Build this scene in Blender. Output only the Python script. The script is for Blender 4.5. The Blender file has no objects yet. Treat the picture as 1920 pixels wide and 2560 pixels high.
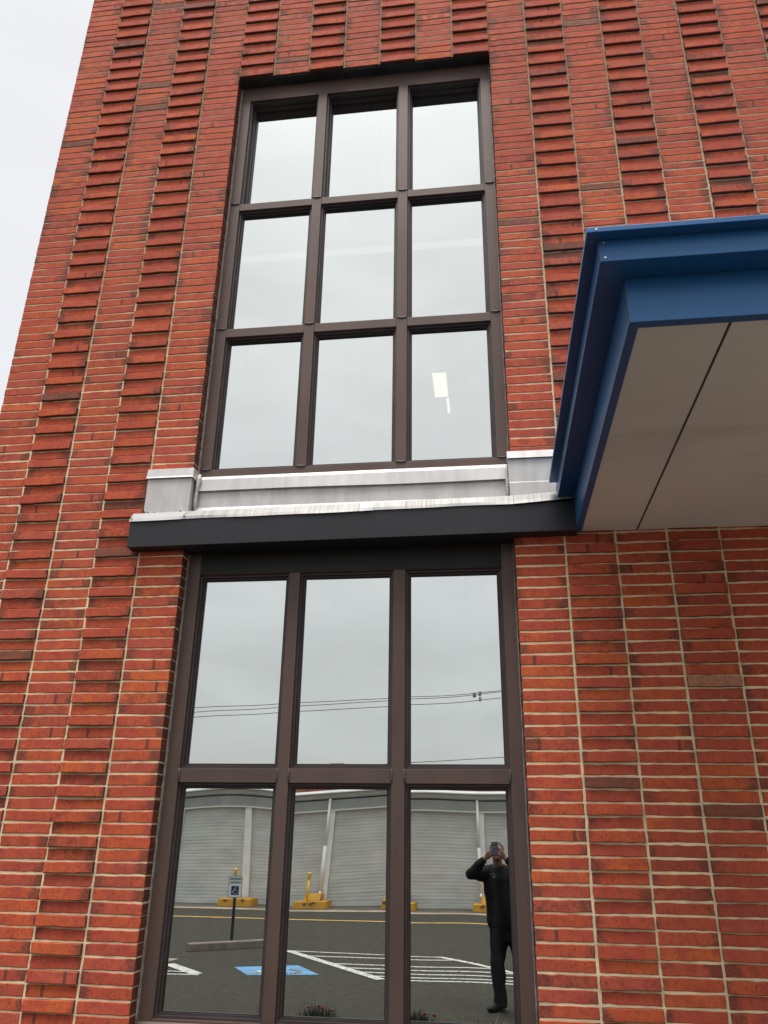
import bpy, bmesh, math, random
import numpy as np
from mathutils import Vector, Matrix
R = math.radians
random.seed(7); rng = np.random.default_rng(7)
S = bpy.context.scene
COL = S.collection

# ---------------------------------------------------------------- camera
# world: x along the facade (right), y into the building, z up; ground z = 0; facade face y = 0
EYE = 1.637
CAM = Vector((1.9459, -4.6963, EYE))
F_PX, PITCH, YAW, ROLL = 1993.69, 0.393549, -0.133555, 0.015602
cd = bpy.data.cameras.new('camera'); cam = bpy.data.objects.new('camera', cd); COL.objects.link(cam)
fw = Vector((math.sin(YAW)*math.cos(PITCH), math.cos(YAW)*math.cos(PITCH), math.sin(PITCH)))
ri = Vector((math.cos(YAW), -math.sin(YAW), 0)); up = ri.cross(fw)
r2 = ri*math.cos(ROLL)+up*math.sin(ROLL); u2 = -ri*math.sin(ROLL)+up*math.cos(ROLL)
M = Matrix((r2, u2, -fw)).transposed().to_4x4(); M.translation = CAM
cam.matrix_world = M
cd.sensor_fit = 'VERTICAL'; cd.sensor_height = 24; cd.lens = 24*F_PX/2560
cd.clip_start = 0.05; cd.clip_end = 3000
S.camera = cam
S.render.resolution_x, S.render.resolution_y = 768, 1024

# ---------------------------------------------------------------- world: overcast sky
SUN_EL, SUN_AZ = R(69), R(196)      # azimuth measured clockwise from +y (north); sun behind the photographer
w = bpy.data.worlds.new('World'); S.world = w; w.use_nodes = True
nt = w.node_tree; N = nt.nodes; L = nt.links; N.clear()
out = N.new('ShaderNodeOutputWorld')
sky = N.new('ShaderNodeTexSky'); sky.sky_type = 'NISHITA'; sky.sun_disc = False
sky.sun_elevation = SUN_EL; sky.sun_rotation = SUN_AZ; sky.dust_density = 4; sky.air_density = 1.2
hsv = N.new('ShaderNodeHueSaturation'); hsv.inputs['Saturation'].default_value = 0.12
L.new(sky.outputs[0], hsv.inputs['Color'])
b1 = N.new('ShaderNodeBackground'); b1.inputs['Strength'].default_value = 0.022
L.new(hsv.outputs[0], b1.inputs['Color'])
tc = N.new('ShaderNodeTexCoord'); sx = N.new('ShaderNodeSeparateXYZ'); L.new(tc.outputs['Generated'], sx.inputs[0])
def math_node(tree, op, a, b=None, clamp=False):
    n = tree.nodes.new('ShaderNodeMath'); n.operation = op; n.use_clamp = clamp
    for i, v in enumerate((a, b)):
        if v is None: continue
        if hasattr(v, 'links') or hasattr(v, 'is_linked'): tree.links.new(v, n.inputs[i])
        else: n.inputs[i].default_value = v
    return n.outputs[0]
cr = N.new('ShaderNodeValToRGB'); L.new(sx.outputs['Z'], cr.inputs[0])
e = cr.color_ramp.elements
e[0].position = 0.0; e[0].color = (0.403, 0.413, 0.412, 1)
e[1].position = 1.0; e[1].color = (4.4, 4.35, 4.3, 1)
for p_, c_ in ((0.10, (0.403, 0.415, 0.413, 1)), (0.30, (0.425, 0.437, 0.437, 1)), (0.5, (0.483, 0.492, 0.494, 1)), (0.66, (0.537, 0.542, 0.546, 1)), (0.77, (0.600, 0.605, 0.609, 1)), (0.86, (1.15, 1.15, 1.16, 1))):
    q_ = e.new(p_); q_.color = c_
mp = N.new('ShaderNodeMapping'); mp.inputs['Scale'].default_value = (1.6, 1.6, 4.5); L.new(tc.outputs['Generated'], mp.inputs[0])
nz = N.new('ShaderNodeTexNoise'); nz.inputs['Scale'].default_value = 2.6; nz.inputs['Detail'].default_value = 5; nz.inputs['Roughness'].default_value = .5
nz.inputs['Distortion'].default_value = .4
L.new(mp.outputs[0], nz.inputs['Vector'])
mr = N.new('ShaderNodeMapRange'); mr.inputs['From Min'].default_value = .3; mr.inputs['From Max'].default_value = .7
mr.inputs['To Min'].default_value = .88; mr.inputs['To Max'].default_value = 1.10; L.new(nz.outputs['Fac'], mr.inputs[0])
# the cloud sheet beyond the building is more even than on the photographer's side
ym = math_node(nt, 'MULTIPLY', sx.outputs['Y'], 1.5, True)
mx0 = N.new('ShaderNodeVectorMath'); mx0.operation = 'SCALE'; L.new(cr.outputs[0], mx0.inputs[0]); L.new(mr.outputs[0], mx0.inputs['Scale'])
zc = N.new('ShaderNodeMix'); zc.data_type = 'RGBA'; zc.inputs['B'].default_value = (.575, .588, .615, 1)
zlow = math_node(nt, 'MULTIPLY', math_node(nt, 'MULTIPLY', ym, .85), math_node(nt, 'MULTIPLY', math_node(nt, 'SUBTRACT', .97, sx.outputs['Z']), 5.0, True))
L.new(zlow, zc.inputs['Factor']); L.new(mx0.outputs[0], zc.inputs['A'])
mx = N.new('ShaderNodeVectorMath'); mx.operation = 'SCALE'; mx.inputs['Scale'].default_value = 1.0; L.new(zc.outputs['Result'], mx.inputs[0])
b2 = N.new('ShaderNodeBackground'); L.new(mx.outputs[0], b2.inputs['Color']); b2.inputs['Strength'].default_value = 1.0
ad = N.new('ShaderNodeAddShader'); L.new(b1.outputs[0], ad.inputs[0]); L.new(b2.outputs[0], ad.inputs[1]); L.new(ad.outputs[0], out.inputs[0])

sd = bpy.data.lights.new('sun', 'SUN'); sd.energy = 1.5; sd.angle = R(25); sd.color = (1, .96, .9)
so = bpy.data.objects.new('sun', sd); COL.objects.link(so)
dv = Vector((math.sin(SUN_AZ)*math.cos(SUN_EL), math.cos(SUN_AZ)*math.cos(SUN_EL), math.sin(SUN_EL)))
so.rotation_euler = dv.to_track_quat('Z', 'Y').to_euler(); so.location = (0, -8, 20)
S.view_settings.view_transform = 'Standard'; S.view_settings.look = 'None'
S.view_settings.exposure = 0.42; S.view_settings.gamma = 1.0; S.view_settings.use_curve_mapping = False
S.cycles.max_bounces = 8; S.cycles.glossy_bounces = 5; S.cycles.transparent_max_bounces = 8

# ---------------------------------------------------------------- helpers
def tag(o, label=None, cat=None, group=None, kind=None):
    for k, v in (('label', label), ('category', cat), ('group', group), ('kind', kind)):
        if v: o[k] = v
    return o
def empty(name, loc=(0, 0, 0), parent=None):
    o = bpy.data.objects.new(name, None); COL.objects.link(o); o.location = loc; o.empty_display_size = .1
    if parent: o.parent = parent
    return o
def link(name, me, mat, parent=None, smooth=False):
    o = bpy.data.objects.new(name, me); COL.objects.link(o)
    if mat:
        me.materials.clear(); me.materials.append(mat)
    if smooth: me.polygons.foreach_set('use_smooth', [True]*len(me.polygons))
    if parent:
        o.parent = parent
        o.matrix_parent_inverse = Matrix.Identity(4)
        off = Vector((0, 0, 0)); p = parent
        while p: off += Vector(p.location); p = p.parent
        if off.length > 0: me.transform(Matrix.Translation(-off))
    return o
class MB:
    """collects boxes, prisms and tubes, builds ONE mesh (world coordinates)"""
    def __init__(s): s.v = []; s.f = []; s.sm = []
    def add(s, vs, fs, smooth=False):
        n = len(s.v); s.v += [tuple(v) for v in vs]; s.f += [tuple(i+n for i in f) for f in fs]; s.sm += [smooth]*len(fs); return s
    def box(s, x0, x1, y0, y1, z0, z1):
        vs = [(x, y, z) for z in (z0, z1) for y in (y0, y1) for x in (x0, x1)]
        return s.add(vs, [(0, 2, 3, 1), (4, 5, 7, 6), (0, 1, 5, 4), (2, 6, 7, 3), (0, 4, 6, 2), (1, 3, 7, 5)])
    def prism_x(s, prof, x0, x1, x0b=None):
        """profile of (y, z) points counter-clockwise seen from +x, extruded along x"""
        n = len(prof)
        vs = [(x0, y, z) for y, z in prof]+[(x1, y, z) for y, z in prof]
        fs = [tuple(range(n))[::-1], tuple(range(n, 2*n))]+[(i, (i+1) % n, n+(i+1) % n, n+i) for i in range(n)]
        return s.add(vs, fs)
    def poly(s, pts, thick):
        """flat polygon (x,y at z) with thickness downwards"""
        n = len(pts); vs = [tuple(p) for p in pts]+[(p[0], p[1], p[2]-thick) for p in pts]
        return s.add(vs, [tuple(range(n)), tuple(range(n, 2*n))[::-1]]+[((i+1) % n, i, n+i, n+(i+1) % n) for i in range(n)])
    def tube(s, pts, r, seg=10, r_end=None, caps=True):
        pts = [Vector(p) for p in pts]; n = len(pts); vs = []; fs = []
        ref = Vector((0, 0, 1))
        for i, p in enumerate(pts):
            t = (pts[min(i+1, n-1)]-pts[max(i-1, 0)]).normalized()
            if abs(t.dot(ref)) > .95: ref = Vector((1, 0, 0))
            a = t.cross(ref).normalized(); b = a.cross(t).normalized()
            rr = r if r_end is None else r+(r_end-r)*i/(n-1)
            if not isinstance(r, (int, float)): rr = r[i]
            for k in range(seg):
                an = 2*math.pi*k/seg; vs.append(p+a*math.cos(an)*rr+b*math.sin(an)*rr)
        for i in range(n-1):
            for k in range(seg):
                fs.append((i*seg+k, (i+1)*seg+k, (i+1)*seg+(k+1) % seg, i*seg+(k+1) % seg))
        s.add(vs, fs, True)
        if caps:
            m = len(s.v)-len(vs)
            s.f += [tuple(m+k for k in range(seg)), tuple(m+(n-1)*seg+k for k in range(seg))[::-1]]; s.sm += [False]*2
        return s
    def mesh(s, name='m', bevel=0, recalc=True):
        me = bpy.data.meshes.new(name); me.from_pydata(s.v, [], s.f)
        me.polygons.foreach_set('use_smooth', s.sm)
        bm = bmesh.new(); bm.from_mesh(me)
        if recalc: bmesh.ops.recalc_face_normals(bm, faces=bm.faces)
        if bevel: bmesh.ops.bevel(bm, geom=[e for e in bm.edges if e.is_manifold and e.calc_face_angle(0) > .5], offset=bevel, segments=2, affect='EDGES', profile=.6, clamp_overlap=True)
        bm.to_mesh(me); bm.free(); return me
    def build(s, name, mat, parent=None, bevel=0):
        return link(name, s.mesh(name, bevel), mat, parent)

# ---------------------------------------------------------------- materials
def mat(name, base, rough=.6, metal=0., spec=.5, noise=0., nscale=5., bump=0., bscale=60., stretch=(1, 1, 1), col2=None, detail=6, rnoise=0., bdist=.01, lo=.35, hi=.65):
    m = bpy.data.materials.new(name); m.use_nodes = True; t = m.node_tree; p = t.nodes['Principled BSDF']
    p.inputs['Roughness'].default_value = rough; p.inputs['Metallic'].default_value = metal
    p.inputs['Specular IOR Level'].default_value = spec; p.inputs['Base Color'].default_value = (*base, 1)
    tc = t.nodes.new('ShaderNodeTexCoord'); mp = t.nodes.new('ShaderNodeMapping'); mp.inputs['Scale'].default_value = stretch
    t.links.new(tc.outputs['Object'], mp.inputs[0])
    if noise or col2 or rnoise:
        n = t.nodes.new('ShaderNodeTexNoise'); n.inputs['Scale'].default_value = nscale; n.inputs['Detail'].default_value = detail
        t.links.new(mp.outputs[0], n.inputs['Vector'])
        r = t.nodes.new('ShaderNodeMapRange'); r.inputs['From Min'].default_value = lo; r.inputs['From Max'].default_value = hi
        t.links.new(n.outputs['Fac'], r.inputs[0])
        c2 = col2 or tuple(c*(1-noise) for c in base); c1 = base if col2 else tuple(min(1, c*(1+noise)) for c in base)
        mx = t.nodes.new('ShaderNodeMix'); mx.data_type = 'RGBA'
        mx.inputs['A'].default_value = (*c1, 1); mx.inputs['B'].default_value = (*c2, 1); t.links.new(r.outputs[0], mx.inputs['Factor'])
        t.links.new(mx.outputs['Result'], p.inputs['Base Color'])
        if rnoise:
            rr = t.nodes.new('ShaderNodeMapRange'); rr.inputs['To Min'].default_value = rough-rnoise; rr.inputs['To Max'].default_value = rough+rnoise
            t.links.new(n.outputs['Fac'], rr.inputs[0]); t.links.new(rr.outputs[0], p.inputs['Roughness'])
    if bump:
        n = t.nodes.new('ShaderNodeTexNoise'); n.inputs['Scale'].default_value = bscale; n.inputs['Detail'].default_value = 5
        t.links.new(mp.outputs[0], n.inputs['Vector'])
        b = t.nodes.new('ShaderNodeBump'); b.inputs['Strength'].default_value = bump; b.inputs['Distance'].default_value = bdist
        t.links.new(n.outputs['Fac'], b.inputs['Height']); t.links.new(b.outputs[0], p.inputs['Normal'])
    return m

def brick_mat():
    m = bpy.data.materials.new('glazed_red_brick'); m.use_nodes = True; t = m.node_tree; p = t.nodes['Principled BSDF']
    Nn = t.nodes.new; Lk = t.links.new
    a = Nn('ShaderNodeAttribute'); a.attribute_name = 'brand'; sp = Nn('ShaderNodeSeparateColor'); Lk(a.outputs['Color'], sp.inputs[0])
    b = Nn('ShaderNodeAttribute'); b.attribute_name = 'buv'; sb = Nn('ShaderNodeSeparateColor'); Lk(b.outputs['Color'], sb.inputs[0])
    r1, r2, r3 = sp.outputs[0], sp.outputs[1], sp.outputs[2]; u, v, r4 = sb.outputs[0], sb.outputs[1], sb.outputs[2]
    tc = Nn('ShaderNodeTexCoord')
    off = Nn('ShaderNodeVectorMath'); off.operation = 'MULTIPLY_ADD'; Lk(a.outputs['Vector'], off.inputs[0]); off.inputs[1].default_value = (37, 37, 37); Lk(tc.outputs['Object'], off.inputs[2])
    def noise(sc, scale=(1, 1, 1), det=5, rough=.55, src=off.outputs[0]):
        mp = Nn('ShaderNodeMapping'); mp.inputs['Scale'].default_value = scale; Lk(src, mp.inputs[0])
        n = Nn('ShaderNodeTexNoise'); n.inputs['Scale'].default_value = sc; n.inputs['Detail'].default_value = det; n.inputs['Roughness'].default_value = rough
        Lk(mp.outputs[0], n.inputs['Vector']); return n.outputs['Fac']
    def rng_(x, a0, a1, b0=0., b1=1.):
        r = Nn('ShaderNodeMapRange'); r.inputs[1].default_value = a0; r.inputs[2].default_value = a1; r.inputs[3].default_value = b0; r.inputs[4].default_value = b1; Lk(x, r.inputs[0]); return r.outputs[0]
    def mix(f, A, B, mode='MIX'):
        x = Nn('ShaderNodeMix'); x.data_type = 'RGBA'; x.blend_type = mode
        for k, s in (('Factor', f), ('A', A), ('B', B)):
            if hasattr(s, 'is_linked'): Lk(s, x.inputs[k])
            elif k == 'Factor': x.inputs[k].default_value = s
            else: x.inputs[k].default_value = (*s, 1)
        return x.outputs['Result']
    mm = lambda op, A, B=None, c=False: math_node(t, op, A, B, c)
    ramp = Nn('ShaderNodeValToRGB'); Lk(r1, ramp.inputs[0]); E_ = ramp.color_ramp.elements
    E_[0].position = 0; E_[0].color = (.42, .078, .042, 1); E_[1].position = 1; E_[1].color = (.70, .155, .045, 1)
    for p_, c_ in ((.08, (.54, .112, .070)), (.3, (.57, .106, .054)), (.6, (.61, .114, .050)), (.88, (.65, .128, .046))):
        q = E_.new(p_); q.color = (*c_, 1)
    col = ramp.outputs[0]
    # hue drift inside one brick
    col = mix(rng_(noise(9, (1, 1, 1.5), 3), .4, .7), col, (.50, .080, .056))
    col = mix(mm('MULTIPLY', rng_(noise(14, (1, 1, .6), 3), .45, .75), .35), col, (.68, .15, .05))
    # fired dark flashing: towards the ends and in patches, different for each brick
    ue = mm('ABSOLUTE', mm('SUBTRACT', u, .5))                   # 0 centre .. .5 ends
    endm = rng_(ue, .22, .5)
    side = mm('GREATER_THAN', mm('MULTIPLY', mm('SUBTRACT', u, .5), mm('SUBTRACT', r4, .5)), 0)
    dn = noise(20, (1, 1, 1), 6, .7)
    fl = mm('ADD', mm('MULTIPLY', mm('MULTIPLY', endm, side), .42), dn)
    thr = rng_(r2, 0, 1, .93, .42)
    mask = mm('MULTIPLY', mm('MULTIPLY', mm('SUBTRACT', fl, thr), 4.2, True), rng_(noise(120, (1, 1, .8), 3), .38, .62, .45, 1.))
    col = mix(mm('MULTIPLY', mask, .88), col, (.095, .052, .042))
    # whole brick burnt (rare)
    burnt = mm('MULTIPLY', mm('GREATER_THAN', r3, 0.984), rng_(dn, .25, .6, .55, .85))
    col = mix(burnt, col, (.16, .085, .062))
    pale = mm('MULTIPLY', mm('LESS_THAN', r3, .004), .8)
    col = mix(pale, col, (.52, .28, .17))
    # square kiln mark on some
    sq = mm('MULTIPLY', mm('LESS_THAN', mm('ABSOLUTE', mm('SUBTRACT', u, mm('ADD', mm('MULTIPLY', r4, .6), .2))), .032), mm('GREATER_THAN', mm('FRACT', mm('MULTIPLY', r3, 13.7)), .94))
    col = mix(mm('MULTIPLY', sq, .75), col, (.09, .045, .04))
    mot = noise(55, (1, 1, .7), 6, .7)
    col = mix(mm('MULTIPLY', rng_(mot, .50, .70), .5), col, (.17, .045, .030))
    # fine specks / pits and drag texture
    pit = noise(150, (1, 1, .8), 3, .6)
    pm = mm('MULTIPLY', rng_(pit, .57, .66), rng_(noise(22, (1, 1, 1), 2), .38, .56))
    col = mix(mm('MULTIPLY', pm, .8), col, (.08, .03, .022))
    drag = noise(160, (1, 1, .12), 3, .6)
    col = mix(mm('MULTIPLY', rng_(drag, .5, .72), .33), col, (.22, .05, .034))
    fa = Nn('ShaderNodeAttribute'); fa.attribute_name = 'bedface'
    col = mix(mm('MULTIPLY', fa.outputs['Fac'], .80), col, (.060, .034, .028))  # dark-fired brick sides; also paints in the black shade under projecting bricks
    grime = noise(1.1, (1, 1, .35), 5, .6, tc.outputs['Object'])
    col = mix(mm('MULTIPLY', rng_(grime, .48, .72), .28), col, (.20, .06, .04))
    Lk(col, p.inputs['Base Color'])
    Lk(rng_(dn, .3, .7, .62, .82), p.inputs['Roughness']); p.inputs['Specular IOR Level'].default_value = .22
    h = mm('SUBTRACT', mm('ADD', mm('MULTIPLY', drag, .5), mm('MULTIPLY', noise(90, (1, 1, 1), 4), .7)), mm('MULTIPLY', pm, 1.1))
    bp = Nn('ShaderNodeBump'); bp.inputs['Strength'].default_value = .55; bp.inputs['Distance'].default_value = .0022
    Lk(h, bp.inputs['Height']); Lk(bp.outputs[0], p.inputs['Normal'])
    return m

MT = {}
MT['brick'] = brick_mat()
MT['mortar'] = mat('mortar', (.93, .77, .50), .9, spec=.1, col2=(.66, .52, .33), nscale=7, detail=8, bump=.8, bscale=160, bdist=.004, lo=.42, hi=.72)
MT['frame'] = mat('bronze_aluminium', (.128, .082, .069), .45, .12, .4, col2=(.100, .064, .056), nscale=3.5, stretch=(1, 1, .35), rnoise=.12, bump=.12, bscale=30, bdist=.002)
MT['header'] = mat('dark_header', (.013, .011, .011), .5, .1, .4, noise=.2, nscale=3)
MT['stop'] = mat('shaded_bronze', (.060, .046, .045), .5, .1, .4, noise=.2, nscale=4)  # frame bronze darkened for the stops, recess shade put into the colour
def stain(m, col, sc, stretch, lo, hi, amt):
    t = m.node_tree; p = t.nodes['Principled BSDF']; src = p.inputs['Base Color'].links[0].from_socket
    tc = t.nodes.new('ShaderNodeTexCoord'); mp = t.nodes.new('ShaderNodeMapping'); mp.inputs['Scale'].default_value = stretch
    n = t.nodes.new('ShaderNodeTexNoise'); n.inputs['Scale'].default_value = sc; n.inputs['Detail'].default_value = 4
    t.links.new(tc.outputs['Object'], mp.inputs[0]); t.links.new(mp.outputs[0], n.inputs['Vector'])
    r = t.nodes.new('ShaderNodeMapRange'); r.inputs[1].default_value = lo; r.inputs[2].default_value = hi; r.inputs[4].default_value = amt; t.links.new(n.outputs['Fac'], r.inputs[0])
    mx = t.nodes.new('ShaderNodeMix'); mx.data_type = 'RGBA'; mx.inputs['B'].default_value = (*col, 1)
    t.links.new(r.outputs[0], mx.inputs['Factor']); t.links.new(src, mx.inputs['A']); t.links.new(mx.outputs['Result'], p.inputs['Base Color'])
stain(MT['frame'], (.075, .05, .045), 22, (1, 1, .45), .64, .70, .45)
stain(MT['frame'], (.165, .112, .096), 4, (1, 1, .25), .5, .75, .35)
MT['gasket'] = mat('black_gasket', (.012, .012, .014), .5)
MT['caulk'] = mat('grey_caulk', (.20, .20, .21), .6, noise=.3, nscale=20, bump=.5, bscale=40)
MT['caulk_tan'] = mat('tan_caulk', (.36, .29, .20), .7, noise=.35, nscale=25, bump=.7, bscale=60)
MT['flash'] = mat('weathered_aluminium', (.61, .59, .585), .45, .3, .5, col2=(.47, .455, .45), nscale=3, stretch=(5, .1, 1.2), rnoise=.10, lo=.38, hi=.78)
MT['drip'] = mat('streaked_aluminium', (.39, .38, .37), .45, .2, .4, col2=(.26, .245, .225), nscale=7, stretch=(9, .01, .01), rnoise=.10, lo=.42, hi=.72)
MT['patch'] = mat('new_aluminium', (.43, .43, .43), .4, .2, .5, noise=.05)
MT['blackband'] = mat('charcoal_metal', (.021, .021, .026), .45, .2, .5, noise=.15, nscale=2, rnoise=.08, bump=.08, bscale=3, bdist=.01)
MT['lintel'] = mat('dark_steel_lintel', (.035, .034, .030), .55, .1, noise=.35, nscale=5)
MT['blue'] = mat('blue_painted_metal', (.020, .118, .31), .36, .15, .5, noise=.06, nscale=1.5, rnoise=.06, bump=.06, bscale=2.5, bdist=.01)
MT['soffit'] = mat('soffit_panel', (.74, .73, .69), .7, col2=(.68, .67, .63), nscale=1.6, stretch=(.5, 1.8, 1), detail=8, bump=.15, bscale=30, lo=.42, hi=.7)
MT['jointdark'] = mat('dark_joint', (.06, .045, .045), .7)
MT['rivet'] = mat('rivet_steel', (.7, .7, .7), .3, .8)
MT['room'] = mat('room_paint', (.10, .10, .10), .9)
MT['roof'] = mat('roof_gravel', (.25, .24, .23), .9, noise=.2, nscale=30)
MT['asphalt'] = mat('asphalt', (.051, .048, .036), .85, spec=.15, col2=(.027, .025, .019), nscale=9, detail=15, bump=.9, bscale=70, bdist=.02, lo=.3, hi=.7)
MT['white_paint'] = mat('white_road_paint', (.44, .44, .40), .75, col2=(.22, .21, .19), nscale=7, detail=10, lo=.55, hi=.72)
MT['worn_paint'] = mat('worn_road_paint', (.34, .30, .22), .8, col2=(.10, .09, .08), nscale=5, detail=10)
MT['yellow_paint'] = mat('yellow_road_paint', (.60, .34, .06), .75, col2=(.30, .20, .08), nscale=3, detail=10, lo=.5, hi=.75)
MT['blue_paint'] = mat('blue_road_paint', (.06, .17, .29), .75, col2=(.08, .25, .45), nscale=4, detail=10)
MT['concrete'] = mat('concrete', (.15, .125, .105), .9, noise=.25, nscale=6, bump=.5, bscale=60)
MT['bounce'] = mat('bounce_slab_concrete', (.24, .225, .20), .9, noise=.12, nscale=2, bump=.3)
MT['gutter'] = mat('gutter_concrete', (.30, .235, .17), .9, noise=.25, nscale=1.5, bump=.3)
MT['apron'] = mat('dirty_apron', (.10, .088, .07), .9, noise=.25, nscale=1.5, bump=.3)
MT['door'] = mat('grey_painted_steel', (.55, .56, .525), .6, noise=.10, nscale=1.2, stretch=(1, 1, 3), bump=.15, bscale=4)
MT['pillar'] = mat('white_painted_metal', (.80, .80, .76), .5, noise=.08, nscale=2)
MT['fascia'] = mat('grey_fascia', (.33, .34, .31), .6, noise=.1, nscale=1.5)
MT['eave'] = mat('light_eave_metal', (.50, .52, .50), .5, noise=.08, nscale=1.5)
MT['whitestrip'] = mat('white_strip', (.72, .73, .68), .5)
MT['red_wall'] = mat('far_red_brick', (.26, .075, .045), .85, noise=.2, nscale=3)
MT['yellow'] = mat('yellow_painted_concrete', (.58, .30, .03), .7, col2=(.44, .22, .025), nscale=4, bump=.3)
MT['bollard'] = mat('yellow_plastic', (.82, .52, .01), .45)
MT['chip'] = mat('bare_concrete_chip', (.13, .09, .07), .9)
MT['black'] = mat('black_paint', (.012, .012, .012), .5)
MT['signwhite'] = mat('sign_face', (.62, .68, .68), .4)
MT['signgreen'] = mat('sign_green', (.015, .10, .06), .5)
MT['signblue'] = mat('sign_blue', (.008, .012, .09), .5)
MT['wire'] = mat('cable', (.03, .03, .03), .5)
MT['porcelain'] = mat('insulator', (.30, .31, .33), .3)
MT['wood'] = mat('pole_wood', (.14, .09, .06), .9, noise=.3, nscale=8, stretch=(1, 1, .1))
MT['skin'] = mat('skin', (.26, .14, .10), .55, noise=.08, nscale=30, bump=.2, bscale=120, bdist=.002)
MT['hoodie'] = mat('black_fleece', (.010, .010, .012), .95, spec=.2, bump=.5, bscale=200, bdist=.002)
MT['pants'] = mat('dark_trousers', (.012, .012, .013), .9, spec=.12, bump=.3, bscale=120, bdist=.002)
MT['hair'] = mat('dark_hair', (.018, .014, .012), .6, bump=.8, bscale=90, stretch=(1, 1, .3))
MT['shoe'] = mat('black_shoe', (.010, .010, .011), .7, spec=.2)
MT['phone'] = mat('phone_back', (.035, .04, .055), .25)
MT['logo'] = mat('embroidery', (.22, .33, .46), .8)
MT['soil'] = mat('bark_mulch', (.05, .03, .02), .95, noise=.5, nscale=40, bump=1, bscale=60, bdist=.03)
MT['leaf'] = mat('dianthus_leaf', (.035, .06, .035), .6, noise=.3, nscale=20)
MT['grassleaf'] = mat('variegated_leaf', (.30, .31, .10), .5, col2=(.10, .16, .05), nscale=30)
MT['petal'] = mat('red_petal', (.20, .010, .020), .7)

stain(MT['flash'], (.42, .39, .37), 3, (3, .1, .8), .55, .75, .4)
stain(MT['asphalt'], (.030, .028, .024), .45, (.6, 1.6, 1), .50, .68, .6)
stain(MT['asphalt'], (.12, .11, .095), 38, (1, 1, 1), .60, .70, .6)
stain(MT['white_paint'], (.10, .095, .085), 22, (1, 1, 1), .50, .62, .75)
stain(MT['blue_paint'], (.07, .08, .09), 18, (1, 1, 1), .60, .72, .6)
stain(MT['soffit'], (.48, .46, .42), 1.3, (.8, 2.2, 1), .56, .72, .5)
def grime_by_height(m, col, z0, z1, amt):
    """old grey weathering on the exposed upper part of the joints"""
    t = m.node_tree; p = t.nodes['Principled BSDF']; src = p.inputs['Base Color'].links[0].from_socket
    tc = t.nodes.new('ShaderNodeTexCoord'); sx = t.nodes.new('ShaderNodeSeparateXYZ'); t.links.new(tc.outputs['Object'], sx.inputs[0])
    n = t.nodes.new('ShaderNodeTexNoise'); n.inputs['Scale'].default_value = 1.3; n.inputs['Detail'].default_value = 6; t.links.new(tc.outputs['Object'], n.inputs['Vector'])
    z = math_node(t, 'ADD', sx.outputs['Z'], math_node(t, 'MULTIPLY', n.outputs['Fac'], 2.5))
    r = t.nodes.new('ShaderNodeMapRange'); r.inputs[1].default_value = z0+1.25; r.inputs[2].default_value = z1+1.25; r.inputs[4].default_value = amt; t.links.new(z, r.inputs[0])
    mx = t.nodes.new('ShaderNodeMix'); mx.data_type = 'RGBA'; mx.inputs['B'].default_value = (*col, 1)
    t.links.new(r.outputs[0], mx.inputs['Factor']); t.links.new(src, mx.inputs['A']); t.links.new(mx.outputs['Result'], p.inputs['Base Color'])
grime_by_height(MT['mortar'], (.13, .095, .075), 4.2, 7.4, .62)
def glass_mat():
    m = bpy.data.materials.new('reflective_glass'); m.use_nodes = True; t = m.node_tree; t.nodes.clear()
    o = t.nodes.new('ShaderNodeOutputMaterial'); g = t.nodes.new('ShaderNodeBsdfGlossy'); g.inputs['Roughness'].default_value = 0
    g.inputs['Color'].default_value = (.965, 1.0, .985, 1)
    tr = t.nodes.new('ShaderNodeBsdfTransparent'); tr.inputs['Color'].default_value = (.45, .47, .46, 1)
    fr = t.nodes.new('ShaderNodeFresnel'); fr.inputs['IOR'].default_value = 1.5
    f = math_node(t, 'ADD', math_node(t, 'MULTIPLY', fr.outputs[0], .5), .80, True)
    mx = t.nodes.new('ShaderNodeMixShader'); t.links.new(f, mx.inputs[0]); t.links.new(tr.outputs[0], mx.inputs[1]); t.links.new(g.outputs[0], mx.inputs[2])
    # faint rain streaks / dust film
    tc = t.nodes.new('ShaderNodeTexCoord'); mp = t.nodes.new('ShaderNodeMapping'); mp.inputs['Scale'].default_value = (14, 1, .9)
    n = t.nodes.new('ShaderNodeTexNoise'); n.inputs['Scale'].default_value = 1.2; n.inputs['Detail'].default_value = 4
    t.links.new(tc.outputs['Object'], mp.inputs[0]); t.links.new(mp.outputs[0], n.inputs['Vector'])
    r = t.nodes.new('ShaderNodeMapRange'); r.inputs[1].default_value = .52; r.inputs[2].default_value = .8; r.inputs[3].default_value = .0; r.inputs[4].default_value = .03
    t.links.new(n.outputs['Fac'], r.inputs[0])
    d = t.nodes.new('ShaderNodeBsdfDiffuse'); d.inputs['Color'].default_value = (.6, .6, .6, 1)
    m2 = t.nodes.new('ShaderNodeMixShader'); t.links.new(r.outputs[0], m2.inputs[0]); t.links.new(mx.outputs[0], m2.inputs[1]); t.links.new(d.outputs[0], m2.inputs[2])
    t.links.new(m2.outputs[0], o.inputs[0]); return m
MT['glass'] = glass_mat()
def emit_mat(name, col, st):
    m = bpy.data.materials.new(name); m.use_nodes = True; p = m.node_tree.nodes['Principled BSDF']
    p.inputs['Base Color'].default_value = (.8, .8, .8, 1); p.inputs['Emission Color'].default_value = (*col, 1); p.inputs['Emission Strength'].default_value = st
    return m
MT['lamp'] = emit_mat('lamp_diffuser', (1, .84, .66), 3.3)
MT['lampdim'] = emit_mat('lamp_tube', (1, .95, .88), .5)

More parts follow.
